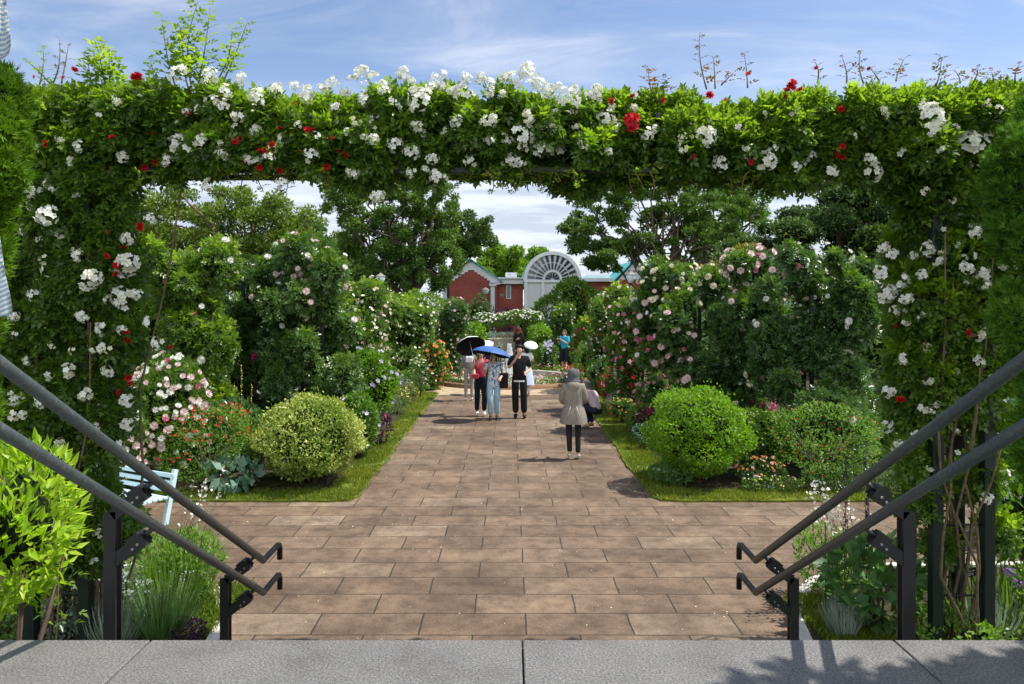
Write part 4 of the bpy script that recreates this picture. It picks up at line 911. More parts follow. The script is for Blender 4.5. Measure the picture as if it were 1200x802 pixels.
def gaura(label, x, y, h, n_st, seed, lean=(.3, 0), mat='white', bl=.02):
    rng = np.random.default_rng(seed); t = empty('gaura', (x, y, .045), label, 'gaura', 'gaura beside the stairs')
    mb = MB(); q = []
    for i in range(n_st):
        e = np.array([x+lean[0]+rng.normal(0, .12), y+lean[1]+rng.normal(0, .12), h*rng.uniform(.8, 1.1)]); b = np.array([x+rng.normal(0, .04), y+rng.normal(0, .04), .045]); m = (b+e)/2+np.array([-.06*np.sign(lean[0]), 0, .08])
        mb.tube([b, m, e], [.004, .003, .0012], 4)
        for f in rng.uniform(.35, 1, 9): q.append(m+(e-m)*f+rng.normal(0, .022, 3))
    mb.build('stems', M['cane'], t); q = np.array(q)
    u = rng.normal(size=q.shape)+np.array([0, -.6, .2]); V, FF, k = scatter(SINGLE, q, np.cross(u, rng.normal(size=q.shape)), u, bl*rng.uniform(.5, 1.1, len(q)))
    o = link('blossoms', mesh_np('blossoms', V, FF, np.repeat(rng.uniform(0, 1, len(q)), k)), M[mat], t); o['kind'] = 'stuff'
    n = n_st*14; b = np.c_[x+rng.normal(0, .07, n), y+rng.normal(0, .07, n), .05+rng.uniform(0, h*.45, n)]
    V, FF, k = scatter(LEAFN, b, np.c_[rng.normal(size=(n, 2)), np.full(n, .5)], np.tile([0, 0, 1.], (n, 1)), .07)
    link('foliage', mesh_np('foliage', V, FF, np.repeat(rng.uniform(0, 1, n), k)), M['salvia_leaf'], t)
gaura('airy white gaura leaning over the paving behind the left handrail end', -3.0, 7.1, 1.15, 9, 71, (.22, 0))
gaura('white gaura sprays crossing behind the upper right handrail', 2.95, 6.95, 1.2, 12, 72, (-.15, 0), bl=.022)
gaura('pale yellowish gaura tangle behind the right handrails', 3.15, 7.2, 1.1, 12, 73, (-.1, 0), 'cream', .013)
spikes('dark_salvia', 'two tall near black flower spikes behind the right handrail', 'flowers', [(3.0, 6.5), (2.85, 6.6), (3.12, 6.7)], 'darkspike', 'sage_leaf', 1.35, 44, .014, 60, .014)
plant('hydrangea', 'broad leaved green plant filling the bed behind the right stair post', 'plant', 3.05, 6.5, .42, .78, 'sage_leaf', 700, .13, LEAFW, seed=38, core=False, jit=.5, up=.9, depth=.5, stems=8, tb=-.1)
plant('leafy_plant', 'fresh green leafy plant beside the broad leaved one', 'plant', 2.95, 7.2, .35, .72, 'salvia_leaf', 2600, .06, LEAFN, seed=39, core=False, up=1, depth=.5, tb=.15)
tuft('lavender', 'small grey lavender on the turf inside the right kerb', 'lavender', 2.75, 6.4, .17, .3, 'silver', 700, 55, .006, .5, fl=('lilac', 30, .008))
tuft('ornamental_grass', 'silver blue grassy tuft at the foot of the right pillar', 'plant', 3.85, 6.3, .25, .42, 'silver', 420, 56, .013, .9)
tuft('agapanthus', 'strap leaved plant with purple allium heads at the right edge', 'flowers', 4.15, 6.5, .3, .62, 'grassy', 170, 57, .022, .7)
plant('leafy_plant', 'yellow green ground cover along the right end of the granite', 'plant', 3.55, 6.15, .36, .3, 'salvia_leaf', 1500, .05, seed=40, core=False, tb=.3)
plant('leafy_plant', 'low reddish stemmed ground cover further right along the granite', 'plant', 4.05, 6.15, .36, .26, 'grassy', 1300, .045, seed=41, core=False, fl=[('lilac', 20, .012, SINGLE, 'flower_head', None)])
plant('leafy_plant', 'golden green feathery plant at the bottom right corner', 'plant', 4.3, 6.35, .26, .62, 'salvia_leaf', 1200, .05, LEAFN, seed=42, core=False, tb=.45)
al = empty('allium', (4.12, 6.4, .04), 'purple flower head on a slanting stalk at the right edge', 'allium')
for (px, py) in ((1183, 671), (1192, 684)):
    e = P(px, py, 6.4); MB().tube([(4.15, 6.45, .04), tuple(e)], [.005, .004], 5).build('stem', M['stem'], al)
    u = unit(rr.normal(size=(70, 3))); V, FF, k = scatter(SINGLE, e+u*np.array([.05, .05, .032]), np.cross(u, rr.normal(size=u.shape)), u, .014)
    link('flower_head', mesh_np('head', V, FF, np.repeat(rr.uniform(0, 1, 70), k)), M['purple'], al)
plant('shrub', 'glossy bright green shrub right of the pergola pillar foot', 'shrub', 4.75, 6.9, .5, 1.4, 'box_bright', 1500, .12, leaf_tpl(.4, .06), seed=43, jit=.5, up=.8, core=True, depth=.35, tb=-.1, fl=[('white', 5, .05, ROSE_LO, 'flower_head', 'front')])
plant('rose_bush', 'white flowered bush glimpsed right of the pergola pillar', 'rose bush', 6.05, 9.2, .6, 1.8, 'sage_leaf', 4200, .08, SPRAY, seed=44, fl=[('white', 70, .07, DOUBLE, 'rose_bloom', 'front')])
# plant label and marker rod
pl = empty('plant_sign', (3.62, 6.12, 0), 'small black plant name tag on a stake by the right pillar', 'sign')
c = P(1137, 671, 6.1)
MB().box(tuple(c), (.115, .004, .065), Matrix.Rotation(-.15, 4, 'Y') @ Matrix.Rotation(-.3, 4, 'X')).build('plate', M['metal_black'], pl)
MB().tube([(c[0]+.02, 6.11, .03), (c[0]+.015, 6.108, c[2]-.02)], .004, 6).build('stake', M['metal_black'], pl)
mb = MB()
for k_, (w_, zz) in enumerate(((.07, .012), (.05, -.006), (.06, -.018))): mb.box((c[0]-.002, c[1]-.0045-.0015*k_, c[2]+zz), (w_, .001, .004), Matrix.Rotation(-.15, 4, 'Y'))
mb.build('lettering', M['white_paint'], pl)
mk = MB().tube([(X(968, 6.6), 6.6, .02), (X(967, 6.6), 6.6, Z(612, 6.6))], .005, 6).build('marker_rod', M['metal_black'])
tag(mk, 'thin dark support rod in the turf beside the right stair post', 'rod')

rwd = np.random.default_rng(88)
for sx, nm in ((-1, 'left'), (1, 'right')):
    n = 900; yy = rwd.uniform(10.9, 23, n); xx = sx*(2.12+rwd.normal(0, .05, n)+.45*(rwd.random(n) < .5)*rwd.random(n)); g = noise3(np.c_[xx, yy, yy*0], 9, 4) > .2
    p = np.c_[xx, yy, np.full(n, .035)][g]; k_ = len(p)
    V, FF, k = scatter(LEAF, p, np.c_[rwd.normal(size=(k_, 2)), rwd.uniform(.1, .8, k_)], np.tile([0, 0, 1.], (k_, 1)), rwd.uniform(.03, .075, k_))
    tag(link('ground_cover', mesh_np('weeds', V, FF, np.repeat(rwd.uniform(0, 1, k_), k)), M['salvia_leaf']), 'small broad leaved weeds in the grass edging on the '+nm+' of the path', 'weeds', kind='stuff')

# ================================================================== TREES
def limb(mb, a, b, r0_, r1_, rng, n=5, wob=.06, seg=6):
    a = np.array(a, float); b = np.array(b, float); L = np.linalg.norm(b-a); pts = []
    s = rng.normal(size=3)*wob*L
    for i in range(n+1):
        f = i/n; pts.append(a*(1-f)+b*f+s*math.sin(f*PI)+(rng.normal(size=3)*wob*.12*L if 0 < i < n else 0))
    mb.tube(pts, [r0_*(1-f)+r1_*f for f in np.linspace(0, 1, n+1)], seg)
    return pts
def tree(name, label, base, th, fork, lumps, n, leaf, mat, seed, group=None, tr=.25, T=None, depth=.3, jit=.8, flat=1, dens=.8, tb=0, cat='tree', up=.5, nl=11, core=0):
    rng = np.random.default_rng(seed); t = empty(name, base, label, cat, group)
    mb = MB(); b = np.array(base, float); fk = np.array(fork, float)
    limb(mb, b-np.array([0, 0, .1]), fk, tr, tr*.7, rng, 5, .03, 8)
    C = [np.array(l[0]) for l in lumps]; idx = rng.permutation(len(C))[:nl]
    for i in idx:
        pts = limb(mb, fk+rng.normal(0, .08, 3), C[i], tr*.5, tr*.12, rng, 6, .09)
        for k in range(2):
            j = rng.integers(len(C)); q = pts[4]
            if np.linalg.norm(C[j]-q) < th*.45: limb(mb, q, C[j], tr*.2, tr*.05, rng, 4, .1, 5)
    mb.build('trunk', M['bark'], t)
    p, nn = lump_points(lumps, n, depth, rng, dens)
    link('crown', foliage_mesh('crown', p, nn, T or LEAF, leaf, rng, .8, up, jit, .1, .35, seed, tb), M[mat], t)
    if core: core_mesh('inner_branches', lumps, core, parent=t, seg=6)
    return t
def px_lumps(rng, outline, d, n, r, dd=2.5, flat=.7, grow=1.05):
    """lumps of a crown whose silhouette is a polygon measured from the photo, given real depth"""
    poly = np.array(outline, float); L = []; poly = poly.mean(0)+(poly-poly.mean(0))*grow
    x0, y0 = poly.min(0); x1, y1 = poly.max(0)
    def inside(x, y):
        c = False; j = len(poly)-1
        for i in range(len(poly)):
            if (poly[i, 1] > y) != (poly[j, 1] > y) and x < (poly[j, 0]-poly[i, 0])*(y-poly[i, 1])/(poly[j, 1]-poly[i, 1])+poly[i, 0]: c = not c
            j = i
        return c
    while len(L) < n:
        x, y = rng.uniform(x0, x1), rng.uniform(y0, y1)
        if not inside(x, y): continue
        dist = d+rng.uniform(-dd, dd); rr = rng.uniform(*r)
        L.append(((X(x, d), dist, Z(y, d)), (rr, rr, rr*flat)))
    return L
rt_ = np.random.default_rng(55)
GRP = 'trees behind the garden'
tree('tree', 'broad olive green tree with rounded crown left of the tall centre tree', (-15.2, 45, 0), 8, (-15.2, 45, 3.4),
     px_lumps(rt_, [(172, 330), (165, 270), (180, 245), (215, 232), (260, 226), (310, 232), (350, 246), (378, 262), (385, 285), (375, 310), (360, 335), (300, 340), (230, 340)], 45, 190, (.4, .8)), 66000, .19, 'tree_a', 201, GRP, .3, up=.9, core=0, depth=.45, dens=.5)
tree('tree', 'dark tree at the far left seen between pergola pillar and olive green tree', (-22, 50, 0), 8, (-22, 50, 3.4),
     px_lumps(rt_, [(60, 350), (60, 260), (90, 235), (130, 240), (165, 255), (185, 275), (200, 350)], 50, 80, (.7, 1.1)), 20000, .28, 'tree_b', 202, GRP, .3, up=.8, core=.5)
tree('tree', 'tall dark green tree with dividing trunk left of the red building', (-5.05, 40, 0), 8, (-5.2, 40, 2.75),
     px_lumps(rt_, [(392, 225), (410, 205), (450, 196), (500, 205), (528, 220), (535, 245), (525, 262), (535, 296), (540, 315), (520, 330), (500, 336), (470, 330), (420, 335), (385, 320), (392, 300), (415, 280), (398, 262)], 40, 300, (.2, .46), 2.4, .85, 1.1), 72000, .16, 'tree_b', 203, GRP, .27, dens=.4, depth=.5, up=.9, tb=.12, core=0, nl=22)
tree('tree', 'small side tree with airy crown just right of the tall dark tree', (-3.6, 43, 0), 7, (-3.4, 43, 3.9),
     px_lumps(rt_, [(530, 262), (552, 246), (575, 262), (578, 288), (560, 300), (540, 296), (530, 285)], 43, 40, (.2, .4), 1.2, .8), 9500, .15, 'tree_b', 204, GRP, .12, dens=.75, tb=.1, nl=9)
tree('tree', 'dark tree filling the gap between olive tree and tall dark tree', (-9.5, 48, 0), 7, (-9.5, 48, 3.2),
     px_lumps(rt_, [(352, 345), (355, 290), (375, 272), (398, 282), (420, 300), (430, 340)], 48, 60, (.5, .9)), 14000, .24, 'tree_b', 205, GRP, .2, core=.5)
tree('tree', 'sunlit bright green tree above the building roof, left of the arched window', (-1, 80, 0), 9, (-.6, 80, 4),
     px_lumps(rt_, [(570, 330), (565, 305), (585, 293), (602, 292), (618, 305), (625, 330)], 80, 34, (.7, 1.2), 2), 9000, .4, 'tree_c', 206, GRP, .25, up=.8, core=.4)
tree('tree', 'second sunlit green tree touching the teal arched roof', (2.2, 84, 0), 9, (2.2, 84, 4),
     px_lumps(rt_, [(612, 330), (612, 308), (625, 296), (640, 300), (650, 330)], 84, 22, (.7, 1.2), 2), 6500, .4, 'tree_c', 207, GRP, .25, up=.8, tb=-.1, core=.4)
tree('tree', 'spreading dark tree with open layered branches over the right end of the building', (8.0, 38, 0), 8, (7.7, 38, 2.7),
     px_lumps(rt_, [(665, 262), (690, 232), (730, 212), (790, 208), (840, 222), (862, 245), (855, 285), (830, 305), (800, 312), (770, 300), (740, 312), (700, 318), (680, 300), (672, 285)], 38, 210, (.22, .5), 2.4, .5), 52000, .15, 'tree_b', 208, GRP, .24, dens=.4, up=1.1, depth=.5, core=0, nl=26)
tree('tree', 'loose see through tree between the spreading tree and the evergreen', (10.8, 44, 0), 8, (10.6, 44, 3.2),
     px_lumps(rt_, [(800, 330), (805, 250), (830, 215), (880, 205), (900, 240), (880, 270), (850, 320)], 44, 90, (.25, .5), 2.2, .7), 13000, .2, 'tree_c', 209, GRP, .2, dens=.72, tb=-.3, nl=20)
tree('tree', 'bright yellowish green small tree peeping over the right rose columns', (7.6, 29, 0), 5, (7.6, 29, 2.4),
     px_lumps(rt_, [(815, 345), (818, 318), (850, 300), (885, 288), (900, 300), (880, 345)], 29, 26, (.35, .7), 1.2, .6), 7000, .17, 'tree_d', 210, GRP, .12, tb=.4, core=.45, cat='tree')
tree('evergreen_tree', 'massive clumpy dark evergreen with rusty yellow tips at the right', (12.5, 30, 0), 8, (12.5, 30, 2.2),
     px_lumps(rt_, [(850, 345), (862, 300), (880, 275), (915, 258), (940, 240), (965, 222), (1010, 205), (1065, 208), (1110, 230), (1130, 350)], 30, 170, (.4, .75), 2.6, .55), 60000, .13, 'tree_d', 211, GRP, .3, dens=.88, depth=.12, up=1.2, core=.8)
tree('tree', 'bright leaved tree glimpsed through the right pergola pillar', (18, 34, 0), 7, (18, 34, 3),
     px_lumps(rt_, [(1040, 420), (1040, 250), (1100, 210), (1220, 230), (1240, 420)], 34, 45, (.8, 1.4)), 16000, .25, 'tree_c', 212, GRP, .25, core=.5)
# background shrubs
def shrub_px(label, pxc, wpx, ytop, d, mat, n, leaf, seed, z0=0, tb=0, neat=False, k=.42, cat='shrub', depthf=1.0):
    r = wpx/2*d/F; h = Z(ytop, d)-z0
    return plant('background_shrub', label, cat, X(pxc, d), d, r, h, mat, n, leaf, seed=seed, z0=z0, neat=neat, low=.0, tb=tb, ry=r*depthf, uneven=18, stems=4)
shrub_px('big glossy rounded shrub in front of the arched window', 671, 98, 325, 38, 'tree_c', 17000, .16, 301, tb=-.25)
shrub_px('clipped dark dome shrub against the red gable wall', 562, 36, 345, 42, 'rose_dark', 3500, .12, 302, neat=True)
shrub_px('wide light green shrubbery left of the dome, below the red gable', 500, 70, 338, 36, 'tree_c', 9000, .15, 303, tb=-.1)
shrub_px('small rounded lime green bush left of the pillar base', 552, 36, 374, 33, 'box_bright', 3500, .1, 304, tb=.1)
shrub_px('dark green bush beside the slim rose column on the left', 526, 30, 362, 34, 'rose_leaf', 3000, .13, 305)
shrub_px('lime green bush right of the steps', 634, 34, 374, 33, 'box_bright', 4500, .1, 306, tb=.05)
shrub_px('dark bush at the right end of the swag of white roses', 616, 26, 362, 36.5, 'rose_dark', 3000, .13, 307)
shrub_px('very dark shrubbery under the spreading tree', 720, 60, 346, 35, 'rose_dark', 7000, .16, 308, tb=-.2)
shrub_px('light green shrubbery beneath the tall dark tree around the lamp', 430, 110, 345, 37, 'tree_c', 9000, .15, 309)
shrub_px('shrubbery behind the left rose columns', 330, 190, 325, 30, 'tree_b', 14000, .15, 310, tb=.1)
shrub_px('light green shrub at the far left behind the rose column', 180, 130, 300, 24, 'rose_leaf', 11000, .15, 311, tb=.1)
shrub_px('shrubbery behind the right rose columns', 880, 170, 335, 24, 'tree_b', 12000, .15, 312, tb=-.1)
shrub_px('shrubbery behind the broad right rose column', 1050, 180, 320, 21, 'tree_b', 11000, .14, 313)
shrub_px('leafy green screen far right behind the pergola pillar', 1190, 170, 330, 15, 'salvia_leaf', 9000, .12, 314)
shrub_px('leafy green screen far left behind the pergola pillar', 40, 200, 300, 14, 'rose_leaf', 9000, .13, 315)
shrub_px('grey green low bush between the visitors in turquoise and blue', 640, 34, 402, 30.5, 'rose_leaf', 3000, .1, 316, tb=-.1)
shrub_px('green low bush right of the visitor in turquoise', 690, 36, 398, 27.3, 'salvia_leaf', 3000, .1, 317)
shrub_px('pale blue hydrangea low among the bushes by the fountain', 643, 22, 401, 29.3, 'sage_leaf', 900, .1, 318)
shrub_px('green bush behind the orange roses', 492, 50, 392, 28, 'rose_leaf', 4000, .12, 319)
hy = [o for o in COL.objects if o.get('label', '').startswith('pale blue hydrangea')][0]
add_blooms(P(643, 406, 28.9)+rt_.normal(0, .12, (16, 3)), np.tile([0, -1, .5], (16, 1)), ROSE_LO, .07, M['lilac'], rt_, hy, 'flower_head')

# ================================================================== BUILDING
def brick_mat():
    m, nt, out = newmat('red brick')
    tc = N(nt, 'ShaderNodeTexCoord'); mp = N(nt, 'ShaderNodeMapping'); mp.inputs['Rotation'].default_value = (PI/2, 0, 0); nt.links.new(tc.outputs['Object'], mp.inputs[0])
    br = N(nt, 'ShaderNodeTexBrick', Scale=1.0); br.inputs['Brick Width'].default_value = .22; br.inputs['Row Height'].default_value = .075; br.inputs['Mortar Size'].default_value = .006
    br.inputs['Color1'].default_value = (.26, .045, .04, 1); br.inputs['Color2'].default_value = (.33, .065, .055, 1); br.inputs['Mortar'].default_value = (.22, .10, .085, 1)
    nt.links.new(mp.outputs[0], br.inputs['Vector'])
    no = N(nt, 'ShaderNodeTexNoise', Scale=.9, Detail=6.0); nt.links.new(tc.outputs['Object'], no.inputs['Vector'])
    r = ramp(nt, no.outputs['Fac'], [(.3, (.8, .8, .8)), (.7, (1.15, 1.12, 1.1))])
    mu = N(nt, 'ShaderNodeMix', data_type='RGBA', blend_type='MULTIPLY'); mu.inputs[0].default_value = 1
    nt.links.new(br.outputs[0], mu.inputs[6]); nt.links.new(r.outputs[0], mu.inputs[7])
    p = N(nt, 'ShaderNodeBsdfPrincipled', Roughness=.8); nt.links.new(mu.outputs[2], p.inputs['Base Color']); nt.links.new(p.outputs[0], out.inputs['Surface']); return m
M['brick'] = brick_mat()
M['trim'] = plain('pale lilac white render', (.62, .63, .70), .7, var=.05, scale=1)
M['teal'] = plain('teal copper roof', (.06, .38, .36), .5, var=.15, scale=2)
M['teal_light'] = plain('pale teal skylight', (.45, .62, .66), .3, var=.1, scale=2)
M['glass'] = plain('dark window glass', (.03, .045, .07), .08, var=.2, scale=1, spec=.8)
M['stone'] = plain('pale stone', (.42, .38, .30), .8, var=.2, scale=6, bump=.3)
M['darkstone'] = plain('grey stone riser', (.20, .19, .17), .8, var=.25, scale=6, bump=.3)
TB = .45                                     # level of the terrace under the building
D = 50.0
tag(MB().prism([(-40, 36.2), (40, 36.2), (40, 120), (-40, 120)], -.02, TB-.06).build('terrace', M['farground']), kind='structure')
bd_ = empty('brick_building', (0, D, TB-.06), 'red brick building with white stepped gables, teal roofs and a fan shaped arched window', 'building')
x0, x1 = X(521, D), X(583, D); xm = (x0+x1)/2; ze = Z(326, D); zp = Z(308, D)
zb = TB-.06
g = bd_
MB().prism([(x0, zb), (x1, zb), (x1, ze), (xm, zp-.1), (x0, ze)], D, D+5, 'y').build('gable_wall', M['brick'], g)
# white stepped border of the gable, standing proud
stp = []
n = 7
outer = [(x0-.15, ze-.25), (xm, zp+.12), (x1+.15, ze-.25)]
inner = []
for i in range(n+1):
    f = i/n; xx = x0+.25+(xm-x0-.25)*f; zz = ze-.42+(zp-.48-(ze-.42))*f
    inner.append((xx, zz));
    if i < n: inner.append((xx, zz+(zp-.48-(ze-.42))/n))
steps_L = inner
steps_R = [(2*xm-a, b) for a, b in inner[::-1]]
mb = MB()
A = [(x0-.15, ze-.42), (x0-.15, ze-.1), (xm, zp+.1), (x1+.15, ze-.1), (x1+.15, ze-.42)]
poly = A+steps_R[0:][::-1][0:0]
poly = A+[p for p in [(2*xm-a, b) for a, b in inner]]+inner[::-1][1:]
mb.prism(poly, D-.06, D-.003, 'y'); mb.build('gable_trim', M['trim'], g)
mb = MB(); mb.bar((x0-.35, D+2.4, ze-.2), (xm, D+2.4, zp+.16), 5.3, .07, (1, 0, 1)) if False else None
for s_ in (0, 1):
    a = (x0-.35, ze-.28) if s_ == 0 else (x1+.35, ze-.28); b = (xm, zp+.17)
    pol = [a, b, (b[0], b[1]+.08), (a[0], a[1]+.08)]
    mb.prism(pol if s_ == 0 else pol[::-1], D-.25, D+5.2, 'y')
mb.build('gable_roof', M['teal'], g)
MB().box((x0+.02, D-.05, (zb+ze-.42)/2), (.26, .14, ze-.42-zb)).build('corner_pilaster', M['trim'], g)
pm = MB(); pxx = X(577.5, D); pm.box((pxx, D-.2, (zb+Z(336, D))/2), (.26, .26, Z(336, D)-zb)); pm.box((pxx, D-.2, Z(334, D)), (.46, .4, .16)); pm.box((pxx, D-.2, Z(389, D)), (.5, .42, .2))
pm.box((pxx, D-.2, Z(331, D)+.02), (.38, .34, .12)); pm.build('pilaster', M['trim'], g)
# flat connecting wing
wx0, wx1 = X(583.4, D), X(613, D); zt = Z(333, D)
MB().box(((wx0+wx1)/2, D+2.6, (zb+zt)/2), (wx1-wx0, 4.6, zt-zb)).build('wall', M['brick'], g)
MB().box(((wx0+wx1)/2, D+2.5, Z(329, D)), (wx1-wx0+.05, 5, .42)).build('parapet', M['trim'], g)
MB().box(((wx0+wx1)/2, D+2.4, Z(326, D)), (wx1-wx0+.1, 5.1, .08)).build('parapet_cap', M['white_paint'], g)
def window(x0_, x1_, z0_, z1_, y, parent, nm='window'):
    fr = MB(); w_ = .05
    fr.box(((x0_+x1_)/2, y-.03, z1_), (x1_-x0_+w_, .07, w_)); fr.box(((x0_+x1_)/2, y-.03, z0_), (x1_-x0_+w_, .07, w_))
    fr.box((x0_, y-.03, (z0_+z1_)/2), (w_, .07, z1_-z0_-w_-.002)); fr.box((x1_, y-.03, (z0_+z1_)/2), (w_, .07, z1_-z0_-w_-.002))
    o = fr.build(nm, M['trim'], parent); MB().box(((x0_+x1_)/2, y-.01, (z0_+z1_)/2), (x1_-x0_-w_, .03, z1_-z0_-w_)).build('pane', M['teal_glass'], o)
M['teal_glass'] = plain('greenish pane', (.10, .14, .13), .15, var=.2, scale=1, spec=.7)
window(X(593.5, D), X(598.5, D), Z(350, D), Z(335, D), D+.3, g)
MB().box((X(584.5, D)+.2, D+.27, Z(346, D)), (.3, .06, .2)).build('vent', M['darkstone'], g)
ac = empty('roof_unit', (X(599, D), D+1.6, Z(325, D)), 'small pale air conditioning box on the flat roof', 'air conditioner')
MB().box((X(599, D), D+1.6, Z(322, D)+.02), (.75, .5, .3), bev=.02).build('casing', M['trim'], ac)
MB().lathe([(0, 0), (.1, 0), (.1, .02), (0, .02)], (X(597, D), D+1.35, Z(321.5, D)), 10).build('fan_cover', M['darkstone'], ac)
# arched hall
cx_, R_ = X(647, D), 1.80; zs = Z(329, D)
hall = []
for i in range(25): a_ = PI*i/24; hall.append((cx_+R_*math.cos(a_), zs+R_*math.sin(a_)))
MB().prism([(cx_+R_, zb), (cx_+R_, zs)]+hall[1:-1]+[(cx_-R_, zs), (cx_-R_, zb)], D-.3, D+.1, 'y').build('hall_front', M['trim'], g)
ro = MB()
o_ = [(cx_+(R_+.1)*math.cos(PI*i/24), zs+(R_+.1)*math.sin(PI*i/24)) for i in range(25)]
ro.prism(o_[::-1], D+.103, D+9, 'y'); ro.build('barrel_roof', M['teal'], g)
# raised rim, spokes and dark panes of the fan window
def ring(cx0, cz0, r1_, r2_, y0, y1, a0=0, a1=PI, n_=36):
    mb = MB(); o1 = [(cx0+r2_*math.cos(a0+(a1-a0)*i/n_), cz0+r2_*math.sin(a0+(a1-a0)*i/n_)) for i in range(n_+1)]; o2 = [(cx0+r1_*math.cos(a0+(a1-a0)*i/n_), cz0+r1_*math.sin(a0+(a1-a0)*i/n_)) for i in range(n_+1)]
    for i in range(n_):
        q = [o1[i], o1[i+1], o2[i+1], o2[i]]; mb.prism(q, y0, y1, 'y')
    bmesh.ops.remove_doubles(mb.bm, verts=mb.bm.verts, dist=1e-4); return mb
ring(cx_, zs, R_-.16, R_+.06, D-.42, D-.305).build('arch_rim', M['white_paint'], g)
fw = empty('x', (0, 0, 0), None, None); bpy.data.objects.remove(fw)
fan = ring(cx_, zs+.04, .50, .60, D-.38, D-.315).build('fan_window', M['white_paint'], g)
nsp = 13
for i in range(nsp):
    a0 = PI*(i+.24)/nsp; a1 = PI*(i+.76)/nsp
    for (ra, rb) in ((.66, 1.08), (1.14, 1.58)):
        k0, k1 = a0, a1
        ring(cx_, zs+.04, ra, rb, D-.345, D-.304, k0, k1, 2).build('pane', M['glass'], fan)
for i in range(6):
    ring(cx_, zs+.04, .12, .45, D-.345, D-.304, PI*(i+.12)/6, PI*(i+.88)/6, 2).build('pane', M['glass'], fan)
MB().box((cx_, D-.36, zs-.06), (2*R_+.05, .12, .12)).build('string_course', M['white_paint'], g)
for dx in (-R_+.12, -.6, .6, R_-.12): MB().box((cx_+dx, D-.35, (zb+zs-.12)/2), (.16, .1, zs-.12-zb)).build('corner_pilaster', M['white_paint'], g)
# skylit link and right gable
lx0, lx1 = X(681.5, D), X(722, D)
MB().box(((lx0+lx1)/2, D+2.6, (zb+Z(330.2, D))/2), (lx1-lx0, 4.6, Z(330.2, D)-zb)).build('wall', M['brick'], g)
MB().box(((lx0+lx1)/2, D+2.4, Z(328, D)), (lx1-lx0+.05, 5, .22)).build('parapet', M['trim'], g)
mb = MB(); mb.prism([(lx0, Z(328, D)), (lx1, Z(328, D)), (lx1-.4, Z(322, D)), (lx0+.4, Z(322, D))], D+1, D+4.5, 'y'); mb.build('skylight', M['teal_light'], g)
rx0, rx1 = X(723, D), X(770, D); rm = X(741, D)
rzp = Z(311, D); rze = Z(327, D)
MB().prism([(rx0, zb), (rx1, zb), (rx1, rze), (rm, rzp-.1), (rx0, rze)], D-.4, D+5, 'y').build('gable_wall', M['brick'], g)
mb = MB(); mb.prism([(rx0-.1, rze-.2), (rm, rzp+.1), (rx1+.1, rze-.2), (rx1+.1, rze-.42), (rm+.9, rze-.3), (rm+.9, rze-.05), (rm-.9, rze-.05), (rm-.9, rze-.3), (rx0-.1, rze-.42)][::-1], D-.46, D-.403, 'y'); mb.build('gable_trim', M['trim'], g)
mb = MB()
for (a, b) in (((rx0-.3, rze-.2), (rm, rzp+.2)), ((rx1+.3, rze-.2), (rm, rzp+.2))):
    pol = [a, b, (b[0], b[1]+.08), (a[0], a[1]+.08)]; mb.prism(pol, D-.6, D+5.2, 'y')
mb.build('gable_roof', M['teal'], g)
for k_ in (-.16, .16): MB().box((rm-.1+k_, D-.44-.03, Z(318, D)), (.18, .03, .1)).build('vent', M['darkstone'], g)
window(X(741, D), X(748, D), Z(350, D), Z(340, D), D-.4, g)

# terrace wall, steps, planter --------------------------------------------------------
for k_ in range(4):
    z = TB+.42-(.14*(k_)); z = .14*(4-k_)-.0
    tag(MB().box((-.15, 36.15-.34*k_+.0, z/2), (1.95, .34-.003, z-.002), bev=.01).build('garden_steps', M['darkstone']), kind='structure')
for sx in (-1, 1):
    wl = MB().box((-.15+sx*1.25, 35.6, .36), (.45, 1.6, .72), bev=.02).build('stone_plinth', M['stone'])
    tag(wl, 'low pale stone block flanking the garden steps on the '+('left' if sx < 0 else 'right'), 'stone block')
pln = empty('stone_planter', (-.2, 37.2, .39), 'long pale stone planter with silvery plants above the steps', 'planter')
MB().box((X(590, 37.2), 37.2, .74), (1.5, .5, .5), bev=.03).build('trough', M['stone'], pln)
rs_ = np.random.default_rng(61)
L = [((X(590, 37.2)+x, 37.2, 1.05), (.24, .2, .2)) for x in np.linspace(-.6, .6, 6)]
p, nn = lump_points(L, 1500, .3, rs_); link('foliage', foliage_mesh('f', p, nn, LEAFN, .09, rs_), M['silver'], pln)
for px in (578, 604):
    pass
# swag of white roses on two posts
sw = empty('rose_swag', (0, 34.3, 0), 'low garland arch of white roses across the path before the building', 'rose arch')
Ls = [((X(px, 34.3), 34.3+rs_.normal(0, .08), Z(374+2.5*math.sin(px*.09), 34.3)), (rs_.uniform(.2, .3),)*3) for px in np.linspace(562, 628, 24)]
p, nn = lump_points(Ls, 5500, .28, rs_); link('foliage', foliage_mesh('f', p, nn, LEAF, .1, rs_), M['rose_leaf'], sw)
q, qn = lump_points([(c, tuple(v*.98 for v in r)) for c, r in Ls], 900, .02, rs_, .95); s_ = (qn[:, 2] > -.1); q, qn = q[s_][:230], qn[s_][:230]
blooms('blossoms', q+qn*.07, qn, ROSE_LO, .06, M['white'], rs_, sw, 'stuff')
for px in (560, 628): MB().tube([(X(px, 34.3), 34.3, 0), (X(px, 34.3), 34.3, 2.0)], .035, 8).build('post', M['pergola_green'], sw)
for px, w_ in ((560, .3), (628, .4)):
    Lp = [((X(px, 34.3)+rs_.normal(0, .08), 34.3, z), (w_*rs_.uniform(.7, 1.1),)*3) for z in np.arange(.2, 2.0, .22)]
    p, nn = lump_points(Lp, 2400, .28, rs_); link('foliage', foliage_mesh('f', p, nn, LEAF, .1, rs_), M['rose_dark'], sw)
